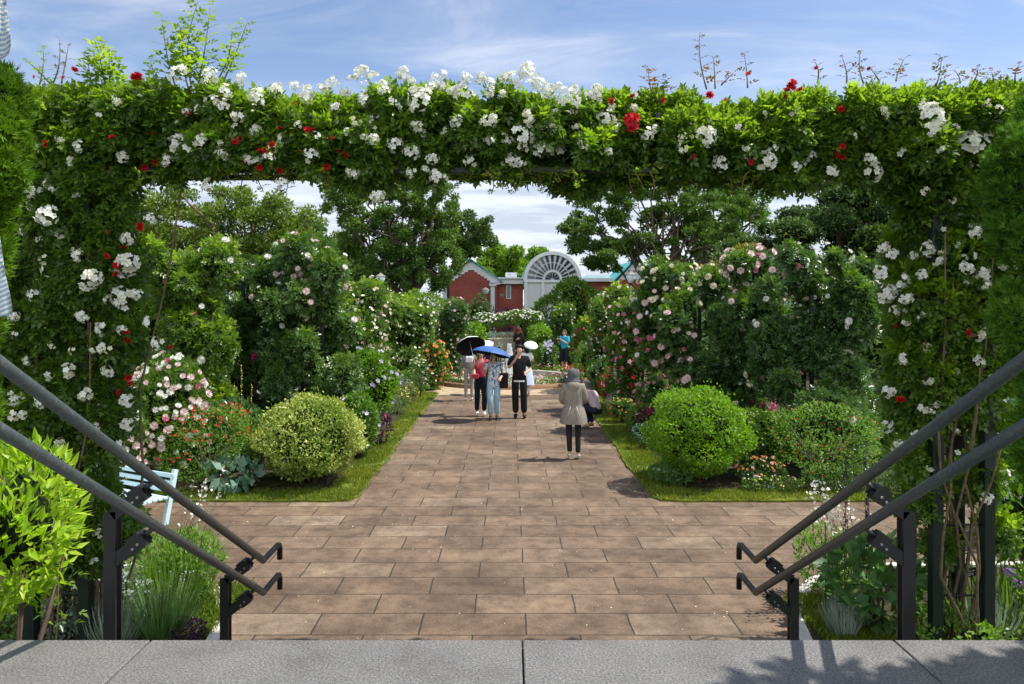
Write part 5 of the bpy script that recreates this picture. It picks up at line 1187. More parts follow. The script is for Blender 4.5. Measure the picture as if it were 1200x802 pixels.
ft = plant('small_tree', 'small dark weeping tree before the red wall under the rose garland', 'tree', X(590, 40), 40, .75, 1.5, 'purple_leaf', 2200, .12, seed=350, z0=.9, low=0, core=False, depth=.4, stems=3)[0]
MB().tube([(X(590, 40), 40, .35), (X(590, 40)+.05, 40, 1.2), (X(590, 40), 40, 1.8)], [.06, .05, .03], 7).build('trunk', M['bark'], ft)
plant('small_tree', 'small clipped grey bush at the foot of the steps', 'shrub', X(585, 33.6), 33.6, .2, .95, 'silver', 500, .08, seed=351)

# ================================================================== FOUNTAIN
fn = empty('fountain', (0, 27, 0), 'round sunken fountain with flower ring, brick kerb and white water jet', 'fountain')
mb = MB(); mb.lathe([(2.76, -.02), (2.76, .13), (2.60, .14), (2.60, -.02)], (0, 27, 0), 72); mb.build('outer_kerb', M['brick_kerb'], fn)
mb = MB(); mb.lathe([(2.60, .09), (2.2, .09)], (0, 27, 0), 72); mb.build('planting_bed', M['soil'], fn)
mb = MB(); mb.lathe([(2.2, -.1), (2.2, .2), (1.98, .2), (1.98, -.2)], (0, 27, 0), 72); mb.build('coping', M['stone'], fn)
def water_mat():
    m, nt, out = newmat('pool water'); tc = N(nt, 'ShaderNodeTexCoord'); no = N(nt, 'ShaderNodeTexNoise', Scale=9.0, Detail=5.0); nt.links.new(tc.outputs['Object'], no.inputs['Vector'])
    p = N(nt, 'ShaderNodeBsdfPrincipled', Roughness=.12); r = ramp(nt, no.outputs['Fac'], [(.4, (.16, .19, .17)), (.6, (.45, .47, .46))]); nt.links.new(r.outputs[0], p.inputs['Base Color'])
    b = N(nt, 'ShaderNodeBump', Strength=.6, Distance=.05); nt.links.new(no.outputs['Fac'], b.inputs['Height']); nt.links.new(b.outputs[0], p.inputs['Normal']); nt.links.new(p.outputs[0], out.inputs['Surface']); return m
mb = MB(); mb.lathe([(1.99, .0), (.001, .0)], (0, 27, .02), 48); mb.build('water', water_mat(), fn)
rw = np.random.default_rng(8)
n = 1500; f = rw.uniform(0, 1, n)**.8; a = rw.uniform(0, 6.28, n); rad = .05+.12*(1-f)+.08*np.abs(rw.normal(size=n))*(1-f)
q = np.c_[X(597, 26.6)+rad*np.cos(a), 26.6+rad*np.sin(a), .03+1.25*f]
spm = leafmat('water spray', [(.75, .78, .8), (.85, .88, .9), (.9, .92, .95)], .5, .2, .4, (1, 1, 1))
V, FF, k = scatter(QUADLEAF, q, np.c_[rw.normal(0, .2, (n, 2)), np.ones(n)], rw.normal(size=(n, 3)), rw.uniform(.02, .07, n)); jt = link('water_jet', mesh_np('jet', V, FF, np.repeat(rw.uniform(0, 1, n), k)), spm, fn); jt['kind'] = 'stuff'
MB().lathe([(.0, .0), (.16, .0), (.13, .12), (.05, .18), (.04, .3), (0, .3)], (X(597, 26.6), 26.6, .0), 14).build('nozzle', M['darkstone'], fn)
# bedding between kerb and coping
a = rw.uniform(0, 2*PI, 2600); rd = rw.uniform(2.24, 2.58, 2600); p = np.c_[rd*np.cos(a), 27+rd*np.sin(a), rw.uniform(.1, .34, 2600)]
link('bedding_foliage', foliage_mesh('f', p, np.tile([0, 0, 1.], (len(p), 1)), LEAF, .09, rw, .2, .8, .9), M['salvia_leaf'], fn)
a = rw.uniform(0, 2*PI, 520); rd = rw.uniform(2.22, 2.58, 520); p = np.c_[rd*np.cos(a), 27+rd*np.sin(a), rw.uniform(.24, .44, 520)]
blooms('red_blossoms', p[:300], np.tile([0, -.6, 1.], (300, 1)), ROSE_LO, .045, M['crimson'], rw, fn, 'stuff')
blooms('pink_blossoms', p[300:], np.tile([0, -.6, 1.], (220, 1)), ROSE_LO, .04, M['palepink'], rw, fn, 'stuff')
for i, (lab, x, y, r, h, mt, fm) in enumerate([
    ('coral bedding flowers behind the fountain on the left', -2.9, 29.2, .7, .35, 'salvia_leaf', 'red'), ('coral bedding flowers behind the fountain on the right', 2.7, 29.3, .6, .35, 'salvia_leaf', 'red'),
    ('red and yellow flowers under the man in turquoise', 1.75, 30.6, .35, .4, 'grassy', 'orange'), ('yellow green flower mound left of the far path', -1.7, 31.8, .4, .55, 'grassy', 'yellow')]):
    plant('border_plant', lab, 'flowers', x, y, r, h, mt, 1500, .06, seed=90+i, fl=[(fm, 90, .03, SINGLE, 'flower_head', None)], core=False)

# ================================================================== STREET LAMPS
def lamp(label, px, py_top, py_base, d, head=.3):
    z1 = Z(py_top, d); x = X(px, d); t = empty('street_lamp', (x, d, 0), label, 'street lamp', 'garden lamps')
    MB().tube([(x, d, 0), (x, d, z1-head*1.6)], [.05, .035], 8).build('pole', M['metal_black'], t)
    gl = plain('milky lamp glass', (.55, .62, .66), .25, var=.05) if 'lampglass' not in M else M['lampglass']; M['lampglass'] = gl
    MB().lathe([(.06, -head*1.6), (.1, -head*1.5), (.2, -head*.75), (.17, -head*.5)], (x, d, z1), 12).build('lantern', gl, t)
    MB().lathe([(.23, -head*.52), (.2, -head*.42), (.06, -head*.12), (.02, 0), (0, .02)], (x, d, z1), 12).build('lamp_cap', M['darkstone'], t)
lamp('lantern lamp post under the tall dark tree left of the building', 446, 320, 356, 33)
lamp('lantern lamp post before the right gable of the building', 739, 318, 356, 32)
lamp('smaller pale lamp in front of the left red gable', 569, 337, 356, 44, .25)

# ================================================================== CYPRESSES AT BOTH EDGES
def cypress(label, lumps, n, mat, seed, leafs=.05, trunk=None):
    rng = np.random.default_rng(seed); big = lumps; lumps = fuzz(lumps, rng, 40, .2, .9); c = np.mean([l[0] for l in lumps], 0); t = empty('cypress', (c[0], c[1], 0), label, 'conifer', 'clipped cypresses')
    p, nn = lump_points(lumps, int(n*1.25), .25, rng, .8)
    T = join_tpl([xform(leaf_tpl(.16, .02), 1), xform(leaf_tpl(.16, .02), .7, .5, 0, (0, .2, 0)), xform(leaf_tpl(.16, .02), .7, -.5, 0, (0, .2, 0))])
    link('foliage', foliage_mesh('cypress foliage', p, nn, T, leafs, rng, .75, 1.0, .38, 0, 6, seed), M[mat], t)
    core_mesh('inner_branches', big, .84, parent=t, seg=16)
    MB().tube([(c[0], c[1], 0), (c[0], c[1], 1.3), (c[0]*1.0, c[1], max(l[0][2] for l in lumps)-.1)], [.09, .07, .03], 8).build('trunk', M['bark'], t)
def LP(px, py, d, rpx, fy=1.2): r = rpx*d/F; return (tuple(P(px, py, d)), (r, r, r*fy))
cypress('bright green cypress at the upper left edge of the view', [LP(-30, 132, 4.0, 54, 1.1), LP(-24, 190, 4.0, 50, .95), LP(-38, 240, 4.05, 48, 1.2), LP(-50, 300, 4.0, 50, 1.1), LP(-60, 380, 4.0, 52, 1.3), LP(-68, 480, 4.05, 55, 1.4), LP(-14, 152, 3.95, 32, 1.1), LP(-17, 205, 3.95, 32, 1.0), LP(-70, 600, 4.05, 50, 1.4)], 34000, 'conifer_l', 401, .055)
cypress('deep green cypress with cloud like lobes at the right edge', [LP(1232, 208, 4.55, 72, .88), LP(1252, 150, 4.65, 56, .9), LP(1246, 272, 4.4, 70, .72), LP(1234, 372, 4.5, 62, .82), LP(1275, 430, 4.5, 74, 1.1), LP(1202, 230, 4.5, 38, .9), LP(1200, 378, 4.42, 32, .8), LP(1270, 520, 4.5, 70, 1.2)], 44000, 'conifer_r', 402, .052)

# tall tree beside the stairs outside the view to the right, whose shade falls on the granite
rq = np.random.default_rng(70)
tree('tree', 'tall tree right of the stairs that shades the granite', (4.9, 2.6, 1.1), 6, (4.7, 2.6, 3.4), [((4.1+rq.uniform(-.45, 1), 2.75+rq.uniform(-.75, .6), 5.4+rq.normal(0, .4)), (.55, .55, .45)) for _ in range(70)], 22000, .14, 'tree_b', 403, None, .14, core=.75)

# striped cloth banner and pale blue bench
def stripes():
    m, nt, out = newmat('blue white striped cloth'); tc = N(nt, 'ShaderNodeTexCoord'); sp = nt.nodes.new('ShaderNodeSeparateXYZ'); nt.links.new(tc.outputs['Object'], sp.inputs[0])
    mt = N(nt, 'ShaderNodeMath', operation='MULTIPLY'); mt.inputs[1].default_value = 330.0; sh_ = N(nt, 'ShaderNodeMath', operation='MULTIPLY_ADD'); sh_.inputs[1].default_value = -.35; nt.links.new(sp.outputs['X'], sh_.inputs[0]); nt.links.new(sp.outputs['Z'], sh_.inputs[2])
    nt.links.new(sh_.outputs[0], mt.inputs[0]); sn = N(nt, 'ShaderNodeMath', operation='SINE'); nt.links.new(mt.outputs[0], sn.inputs[0])
    mr = N(nt, 'ShaderNodeMapRange'); mr.inputs[1].default_value = -.4; mr.inputs[2].default_value = .4; nt.links.new(sn.outputs[0], mr.inputs[0])
    r = ramp(nt, mr.outputs[0], [(0, (.36, .52, .66)), (1, (.82, .84, .85))]); p = N(nt, 'ShaderNodeBsdfPrincipled', Roughness=.9); nt.links.new(r.outputs[0], p.inputs['Base Color']); nt.links.new(p.outputs[0], out.inputs['Surface']); return m
M['stripe'] = stripes()
def cloth(name, label, prof, d, cat):
    """a hanging cloth whose free edge follows the profile [(px, py)], with folds; 6 mm thick"""
    mb = MB(); rows = []
    n = 26; ys = np.linspace(prof[0][1], prof[-1][1], 40); xe = np.interp(ys, [q[1] for q in prof], [q[0] for q in prof])
    for y, xq in zip(ys, xe):
        row = []
        for i in range(n):
            f = i/(n-1); px = -150+(xq+150)*f; dd = d+.025*math.sin(px*.09+y*.012)+.015*math.sin(px*.21+1); row.append(mb.bm.verts.new(tuple(P(px, y, dd))))
        rows.append(row)
    for a, b in zip(rows[:-1], rows[1:]):
        for i in range(n-1): f = mb.bm.faces.new((a[i], a[i+1], b[i+1], b[i])); f.smooth = True
    bmesh.ops.solidify(mb.bm, geom=mb.bm.faces[:], thickness=.006)
    o = mb.build(name, M['stripe']); return tag(o, label, cat)
bn = cloth('striped_cloth', 'white cloth with thin blue stripes hanging at the left edge', [(5, -60), (7, 0), (12, 40), (13, 58), (9, 68), (-2, 74), (-30, 82), (-34, 200), (-10, 262), (0, 276), (6, 320), (14, 355), (15, 370), (5, 374), (-40, 380)], 3.0, 'cloth')
MB().tube([(X(-150, 3.0), 3.02, ZT), (X(-150, 3.0), 3.02, 4.2)], .02, 8).build('pole', M['white_paint'], bn)
be = empty('garden_bench', (-4.95, 9.75, 0), 'pale blue slatted garden bench beyond the left handrail', 'bench')
M['paleblue'] = plain('pale blue paint', (.50, .66, .72), .5, var=.06, scale=5)
for k_ in range(7): MB().box((-5.0, 9.45+.075*k_, .44), (1.5, .055, .028), bev=.004).build('seat_slat', M['paleblue'], be)
for k_ in range(3): MB().box((-5.0, 9.98+.02*k_, .52+.085*k_), (1.5, .022, .055), bev=.004).build('back_slat', M['paleblue'], be)
for x in (-5.7, -4.3):
    MB().box((x, 9.47, .21), (.06, .06, .42)).build('leg', M['paleblue'], be); MB().bar((x, 9.9, 0), (x, 10.07, .76), .06, .05, (1, 0, 0)).build('leg', M['paleblue'], be)
be.rotation_euler = (0, 0, -.5); be.location = (-4.95, 9.85, -.1)
fb = MB(); fb.box((6.6, 8.9, .8), (2.0, .05, .1)); fb.box((6.6, 8.9, .45), (2.0, .05, .1)); fb = fb.build('rail_fence', M['white_paint']); tag(fb, 'short white horizontal rail at the far right edge', 'fence')
for x in (5.7, 7.5): MB().box((x, 8.96, .45), (.08, .07, .95)).build('post', M['white_paint'], fb)

# ================================================================== PEOPLE
M['skin'] = plain('skin', (.55, .33, .24), .55, var=.06, scale=20)
def cm(name, c, rough=.85, var=.12, scale=30): 
    if name not in M: M[name] = plain(name, c, rough, 0, var, scale, .15, .2)
    return M[name]
def skin_mesh(verts, edges, radii, name, sub=2):
    me = bpy.data.meshes.new(name+'_sk'); me.from_pydata([tuple(v) for v in verts], edges, []); o = bpy.data.objects.new(name+'_sk', me); COL.objects.link(o)
    o.modifiers.new('skin', 'SKIN'); o.modifiers['skin'].use_smooth_shade = True; 
    if sub: m = o.modifiers.new('sub', 'SUBSURF'); m.levels = sub; m.render_levels = sub
    if not me.skin_vertices: 
        bm = bmesh.new(); bm.from_mesh(me); bm.verts.layers.skin.verify(); bm.to_mesh(me); bm.free()
    for i, r in enumerate(radii):
        s = me.skin_vertices[0].data[i]; s.radius = (r, r) if not hasattr(r, '__len__') else r; s.use_root = (i == 0)
    dg = bpy.context.evaluated_depsgraph_get(); dg.update(); out = bpy.data.meshes.new_from_object(o.evaluated_get(dg)); bpy.data.objects.remove(o); out.name = name
    return out
class Person:
    """joints in a frame facing +y (ahead), x to the figure's right, z up; H scales 1.65 m"""
    def __init__(s, label, x, y, face, H=1.65, pose=None, width=1.0, lean=0, group=None):
        s.t = empty('person', (x, y, 0), label, 'person', group); s.face = face; s.k = H/1.65; s.w = width
        s.t.rotation_euler = (0, 0, face); s.t.location = (x, y, .012)
        J = dict(pelvis=(0, 0, .93), belly=(0, .0, 1.06), chest=(0, .005, 1.26), neck=(0, -.01, 1.40), nape=(0, .0, 1.455), head=(0, .015, 1.53), crown=(0, .005, 1.615),
                 lh=(-.09, 0, .88), lk=(-.095, .02, .49), la=(-.09, -.02, .08), lt=(-.095, .13, .03), rh=(.09, 0, .88), rk=(.095, .02, .49), ra=(.09, -.02, .08), rt=(.095, .13, .03),
                 ls=(-.165*width, -.01, 1.345), le=(-.21*width, -.02, 1.09), lw=(-.22*width, .05, .86), rs=(.165*width, -.01, 1.345), re=(.21*width, -.02, 1.09), rw=(.22*width, .05, .86))
        if pose: J.update(pose)
        s.J = {k: np.array(v, float) for k, v in J.items()}
        if lean:
            for k in ('belly', 'chest', 'neck', 'nape', 'head', 'crown', 'ls', 'le', 'lw', 'rs', 're', 'rw'):
                s.J[k] = s.J[k]+np.array([0, lean*(s.J[k][2]-.93), 0])
        for k in s.J: s.J[k] = s.J[k]*s.k
    def add(s, name, me, mat, parent=None):
        o = bpy.data.objects.new(name, me); COL.objects.link(o); o.parent = parent or s.t
        if len(me.materials) == 0: me.materials.append(mat)
        return o
    def body(s):
        J, k = s.J, s.k
        names = ['pelvis', 'belly', 'chest', 'neck', 'nape', 'head', 'crown', 'lh', 'lk', 'la', 'lt', 'rh', 'rk', 'ra', 'rt', 'ls', 'le', 'lw', 'rs', 're', 'rw']
        R = dict(pelvis=(.125, .095), belly=(.11, .085), chest=(.125, .09), neck=(.052, .052), nape=(.05, .055), head=(.075, .092), crown=(.05, .06), lh=.078, lk=.05, la=.036, lt=.034, rh=.078, rk=.05, ra=.036, rt=.034, ls=.052, le=.037, lw=.025, rs=.052, re=.037, rw=.025)
        V = [J[n] for n in names]; I = {n: i for i, n in enumerate(names)}; Rr = [R[n] if hasattr(R[n], '__len__') else (R[n], R[n]) for n in names]
        E = [(I[a], I[b]) for a, b in (('pelvis', 'belly'), ('belly', 'chest'), ('chest', 'neck'), ('neck', 'nape'), ('nape', 'head'), ('head', 'crown'), ('pelvis', 'lh'), ('lh', 'lk'), ('lk', 'la'), ('la', 'lt'), ('pelvis', 'rh'), ('rh', 'rk'), ('rk', 'ra'), ('ra', 'rt'), ('chest', 'ls'), ('ls', 'le'), ('le', 'lw'), ('chest', 'rs'), ('rs', 're'), ('re', 'rw'))]
        # hands: palm and five fingers growing from the wrist
        for sd, e, w in ((-1, 'le', 'lw'), (1, 're', 'rw')):
            d = J[w]-J[e]; d /= np.linalg.norm(d); side = np.cross(d, [0, 1, 0]) ; 
            if np.linalg.norm(side) < .3: side = np.cross(d, [0, 0, 1])
            side /= np.linalg.norm(side); nr = np.cross(side, d)
            pi = len(V); V.append(J[w]+d*.055*k); Rr.append((.03, .022)); E.append((I[w], pi))
            for j, (o_, ln) in enumerate(((-.027, .058), (-.009, .07), (.009, .066), (.027, .052))):
                a = len(V); V.append(V[pi]+(d*.035+side*o_)*k); Rr.append((.0095, .0095)); V.append(V[pi]+(d*(.035+ln*.6)+side*o_*1.1+nr*.012)*k); Rr.append((.009, .009)); V.append(V[pi]+(d*(.035+ln)+side*o_*1.1+nr*.032)*k); Rr.append((.008, .008)); E += [(pi, a), (a, a+1), (a+1, a+2)]
            a = len(V); V.append(J[w]+(d*.05-side*.042*sd)*k); Rr.append((.011, .011)); V.append(J[w]+(d*.085-side*.055*sd+nr*.01)*k); Rr.append((.009, .009)); E += [(I[w], a), (a, a+1)]
        # nose and ears
        h = J['head']; fw = s.fwd if hasattr(s, 'fwd') else np.array([0, 1., 0])
        me = skin_mesh(V, E, [tuple(x*k for x in r) for r in Rr], 'body')
        b = s.add('body', me, M['skin']); s.b = b
        f = MB(); sd = np.cross(fw, [0, 0, 1])
        f.ball(tuple(h+fw*.088*k+np.array([0, 0, -.012*k])), .013*k, 8, (1, 1, 1.5)); 
        f.build('nose', None, None) if False else None
        me2 = f.mesh('nose'); s.add('nose', me2, M['skin'], b)
        for q in (-1, 1):
            m3 = MB(); m3.ball(tuple(h+fw*.078*k+sd*q*.03*k+np.array([0, 0, .02*k])), .0095*k, 8); s.add('eye', m3.mesh('eye'), cm('eye dark', (.03, .02, .02), .3), b)
            m4 = MB(); m4.ball(tuple(h+sd*q*.082*k+fw*-.0*k), .02*k, 8, (.5, .8, 1.4)); s.add('ear', m4.mesh('ear'), M['skin'], b)
        m5 = MB(); m5.ball(tuple(h+fw*.078*k+np.array([0, 0, -.045*k])), .018*k, 8, (1, .5, .4)); s.add('mouth', m5.mesh('mouth'), cm('lips', (.42, .14, .12)), b)
        return s
    def trousers(s, mat, r=(.088, .062, .05), name='trousers', length=1.0, flare=0):
        J = s.J; V = [J['pelvis']+[0, 0, .12*s.k], J['pelvis'], J['lh'], J['lk'], J['lk']*(1-length)+J['la']*length+[0, 0, .02], J['rh'], J['rk'], J['rk']*(1-length)+J['ra']*length+[0, 0, .02]]
        k = s.k; R = [(.138*k, .108*k), (.14*k, .112*k), r[0]*k, r[1]*k, (r[2]+flare)*k, r[0]*k, r[1]*k, (r[2]+flare)*k]
        s.add(name, skin_mesh(V, [(0, 1), (1, 2), (2, 3), (3, 4), (1, 5), (5, 6), (6, 7)], R, name), mat); return s
    def shirt(s, mat, sleeve=.75, name='shirt', hem=.0, r=1.0, arm=.06):
        J = s.J; k = s.k
        def m(a, b, f): return J[a]*(1-f)+J[b]*f
        V = [J['pelvis']+np.array([0, 0, (hem-.07)*k]), J['belly'], J['chest'], J['neck']-[0, 0, .02*k]]; R = [(.15*k*r, .118*k*r), (.14*k*r, .108*k*r), (.148*k, .11*k), (.065*k, .06*k)]; E = [(0, 1), (1, 2), (2, 3)]
        for a, b, c in (('ls', 'le', 'lw'), ('rs', 're', 'rw')):
            i = len(V); V.append(J[a]); R.append(arm*1.12*k); E.append((2, i))
            if sleeve <= 1: V.append(m(a, b, sleeve)); R.append(arm*.95*k); E.append((i, i+1))
            else: V.append(J[b]); R.append(arm*.88*k); V.append(m(b, c, sleeve-1)); R.append(arm*.72*k); E += [(i, i+1), (i+1, i+2)]
        s.add(name, skin_mesh(V, E, R, name), mat); return s
    def shoes(s, mat, sole=None):
        J, k = s.J, s.k
        for a, t in (('la', 'lt'), ('ra', 'rt')):
            hl = J[a]+np.array([0, 0, -.03*k])-(J[t]-J[a])*.25; hl[2] = max(hl[2], .03)
            s.add('shoe', skin_mesh([hl, J[a]*.5+J[t]*.5, J[t]+(J[t]-J[a])*.15], [(0, 1), (1, 2)], [(.042*k, .04*k), (.046*k, .04*k), (.036*k, .028*k)], 'shoe'), mat)
        return s
    def hair(s, mat, length=0, name='hair', puff=1.0, tied=False):
        J, k = s.J, s.k; h = J['head']; fw = s.fwd if hasattr(s, 'fwd') else np.array([0, 1., 0]); mb = MB(); c = h+np.array([0, 0, .04*k])-fw*.018*k
        mb.ball(tuple(c), .104*k*puff, 16, (.93, 1.02, .92))
        for v in list(mb.bm.verts):       # open the face
            q = np.array(v.co)-c; f = q@fw
            if f > .02*k and q[2] < .035*k: v.co = Vector(c+q*.55)
        if length:
            rows = 7
            mb.tube([tuple(c-fw*.04*k), tuple(h-fw*.07*k-np.array([0, 0, .05*k])), tuple(h-fw*.085*k-np.array([0, 0, length*.6*k])), tuple(h-fw*.075*k-np.array([0, 0, length*k]))], [.08*k, .085*k, .075*k, .035*k], 12)
        s.add(name, mb.mesh(name), mat); return s
    def hat(s, mat, brim=.0, deep=.1, name='hat'):
        J, k = s.J, s.k; c = J['head']; mb = MB()
        prof = [(.0, .145), (.06, .14), (.1, .105), (.112, .05), (.113, .0), (.11, -deep*.5)]
        if brim: prof += [(.118+brim*.5, -deep*.5-.012), (.115+brim, -deep*.5-.035), (.108+brim, -deep*.5-.032), (.1, -deep*.5)]
        mb.lathe([(a*k, b*k) for a, b in prof], tuple(c), 20); s.add(name, mb.mesh(name), mat); return s
    def loft(s, rings, mat, name, seg=20, wrinkle=.0, seed=0):
        """rings: (cx, cy, z, rx, ry)"""
        rng = np.random.default_rng(seed); mb = MB(); R = []; k = s.k
        ph = rng.uniform(0, 6)
        for j, (cx0, cy0, z, rx, ry) in enumerate(rings):
            R.append([mb.bm.verts.new(((cx0+rx*math.cos(2*PI*i/seg)*(1+wrinkle*j/len(rings)*math.sin(5*2*PI*i/seg+ph)))*k, (cy0+ry*math.sin(2*PI*i/seg)*(1+wrinkle*j/len(rings)*math.sin(5*2*PI*i/seg+ph)))*k, z*k)) for i in range(seg)])
        for a, b in zip(R[:-1], R[1:]):
            for i in range(seg): f = mb.bm.faces.new((a[i], a[(i+1) % seg], b[(i+1) % seg], b[i])); f.smooth = True
        mb.bm.faces.new(R[0]) if rings[0][3] < .09 else None
        s.add(name, mb.mesh(name), mat); return s
    def world(s, p):
        p = np.array(p)*1.0; c, q = math.cos(s.face), math.sin(s.face); l = s.t.location
        return np.array([l[0]+p[0]*c-p[1]*q, l[1]+p[0]*q+p[1]*c, l[2]+p[2]])
def umbrella(label, grip, tip, R, mat_top, mat_in, group='parasols', drop=.28, n=8):
    """open umbrella; grip = hand end of the shaft, tip = top"""
    g_, t_ = np.array(grip, float), np.array(tip, float); ax = unit(t_-g_); t = empty('umbrella', grip, label, 'umbrella', group)
    a = np.cross(ax, [0, 1, .01]); a = unit(a); b = np.cross(ax, a)
    def dome(off, nr=6):
        mb = MB(); rings = []
        for j in range(nr+1):
            f = j/nr; ring_ = []
            for i in range(n*3):
                an = 2*PI*i/(n*3); w_ = 1-.07*(1-abs(math.cos(n*an/2)))*f if True else 1
                rr = R*math.sin(f*1.12)/math.sin(1.12)*w_; dz = -R*drop*2.0*(1-math.cos(f*1.12))/(1-math.cos(1.12))*.82
                ring_.append(mb.bm.verts.new(tuple(t_+ax*(dz-.02-off)+(a*math.cos(an)+b*math.sin(an))*max(rr, .004))))
            rings.append(ring_)
        for x_, y_ in zip(rings[:-1], rings[1:]):
            for i in range(n*3): mb.bm.faces.new((x_[i], x_[(i+1) % (n*3)], y_[(i+1) % (n*3)], y_[i])).smooth = False
        return mb
    dome(0).build('canopy', mat_top, t); dome(.006).build('lining', mat_in, t)
    MB().tube([tuple(g_-ax*.06), tuple(t_+ax*.04)], .006, 8).build('shaft', M['white_paint'], t)
    MB().tube([tuple(g_-ax*.1), tuple(g_+ax*.05)], .014, 8).build('handle', M['metal_black'], t)
    mb = MB()
    for i in range(n):
        an = 2*PI*i/n; e = t_-ax*(R*drop*1.64+.02)+(a*math.cos(an)+b*math.sin(an))*R*.98
        MB().tube([tuple(t_-ax*.035), tuple((t_+e)/2+ax*(R*drop*.32)-ax*.012), tuple(e)], .003, 4).build('rib', M['metal_black'], t)
    return t
def bag(label, pts_top, w, h, d_, mat, strap=None, name='bag', cat='bag'):
    x, y, z = pts_top; t = empty(name, (x, y, z-h), label, cat)
    mb = MB(); mb.box((x, y, z-h/2), (w, d_, h), bev=min(w, d_, h)*.3); o = mb.build('bag_body', mat, t)
    if strap is not None: MB().tube([tuple(q) for q in strap], .008, 6).build('strap', mat, t)
    return t
def fabric_print(name, c1, c2, c3, scale=26):
    m, nt, out = newmat(name); tc = N(nt, 'ShaderNodeTexCoord'); v = N(nt, 'ShaderNodeTexVoronoi', Scale=scale); nt.links.new(tc.outputs['Object'], v.inputs['Vector'])
    r = ramp(nt, v.outputs['Color'], [(0, c1), (.42, c2), (.6, c3)], 'CONSTANT'); p = N(nt, 'ShaderNodeBsdfPrincipled', Roughness=.85); nt.links.new(r.outputs[0], p.inputs['Base Color']); nt.links.new(p.outputs[0], out.inputs['Surface']); return m
BLACK = cm('black cloth', (.012, .012, .015)); NAVY = cm('navy cloth', (.012, .018, .035)); DEN = cm('light denim', (.30, .47, .60)); PINKC = cm('raspberry cloth', (.50, .06, .10)); HAIR = cm('dark hair', (.015, .01, .008), .5)
GREYC = cm('taupe coat', (.225, .20, .175)); GREYH = cm('grey knitted hat', (.09, .09, .10)); WHITEC = cm('white cloth', (.75, .75, .76)); TURQ = cm('turquoise cloth', (.02, .33, .50))
FACE_US = PI      # facing the camera
# A: woman in raspberry top
dA = 18.75
A_ = Person('woman in sleeveless raspberry top and dark trousers under the black and white parasol', X(563.5, dA), dA, FACE_US+.15, 1.6,
    dict(lk=(-.085, .1, .5), la=(-.08, .02, .1), lt=(-.08, .16, .05), rk=(.09, .02, .49), ra=(.085, -.12, .09), rt=(.09, .02, .03), re=(.24, .04, 1.13), rw=(.16, .2, 1.27), le=(-.22, -.0, 1.1), lw=(-.2, .12, .9)), .95)
A_.body().trousers(NAVY, (.095, .075, .066)).shirt(PINKC, .25, 'top', hem=.02).shoes(WHITEC).hair(HAIR, .2)
h = A_.world(A_.J['rw'])
umbrella('open parasol, white outside and black inside, tilted above the woman in raspberry', h, P(552, 399, dA-.1)+np.array([.1, 0, 0]), .40, WHITEC, BLACK) if False else None
tipA = P(550, 399, dA+.3); umbrella('open parasol, white outside and black inside, tilted above the woman in raspberry', h, tipA, .37, WHITEC, BLACK)
c = A_.world((.13, .12, .93)); bag('small raspberry shoulder bag at the hip of the woman in raspberry', (c[0]-.02, c[1]-.06, c[2]+.1), .17, .12, .06, PINKC, [A_.world((.12, .1, 1.0)), A_.world((.02, .15, 1.2)), A_.world((-.1, .1, 1.42))])
# B: woman in patterned blouse
dB = 18.2; PAT = fabric_print('blue white print', (.65, .68, .72), (.10, .17, .32), (.38, .46, .58), 24)
B_ = Person('woman in blue and white patterned blouse and pale jeans under the blue umbrella', X(578.5, dB), dB, FACE_US, 1.58,
    dict(lk=(-.09, .04, .49), la=(-.08, -.06, .09), lt=(-.085, .08, .03), rk=(.085, .12, .5), ra=(.07, .04, .09), rt=(.075, .19, .04), re=(.22, .03, 1.12), rw=(.13, .22, 1.24), le=(-.22, .0, 1.1), lw=(-.17, .18, 1.02)))
B_.body().trousers(DEN, (.096, .078, .074)).shirt(PAT, .7, 'blouse', hem=-.12, r=1.12, arm=.068).shoes(cm('dark brown leather', (.05, .02, .015), .5)).hair(HAIR, .26)
h = B_.world(B_.J['rw']); umbrella('open plain blue umbrella held by the woman in the patterned blouse', h, P(577.5, 405.5, dB-.12), .455, cm('blue umbrella cloth', (.045, .11, .33), .6), cm('navy umbrella lining', (.01, .02, .08)), drop=.24)
c = P(590.5, 437, dB-.05); bag('black tote bag between the patterned blouse and the man in black', (c[0], c[1], c[2]), .2, .36, .1, BLACK, [c+[-.05, 0, 0], c+[-.07, .02, .3], c+[.0, .03, .52], c+[.06, 0, 0]])
# C: man in black
dC = 18.45
C_ = Person('man in black shirt with white hem and black trousers, hand raised to his mouth', X(608.5, dC), dC, FACE_US, 1.72,
    dict(re=(.24, .05, 1.13), rw=(.07, .19, 1.36), le=(-.25, -.03, 1.1), lw=(-.16, .17, 1.04), lk=(-.1, .05, .5), la=(-.11, .02, .08), lt=(-.12, .16, .03), rk=(.09, .04, .49), ra=(.08, -.02, .08), rt=(.09, .12, .03)), 1.08)
C_.body().trousers(BLACK, (.1, .084, .078)).shirt(BLACK, .85, 'shirt', hem=-.02, r=1.12, arm=.072).shoes(BLACK).hair(HAIR, 0, puff=1.05)
C_.loft([(0, 0, .86, .165, .13), (0, 0, .825, .17, .134)], WHITEC, 'white_hem')
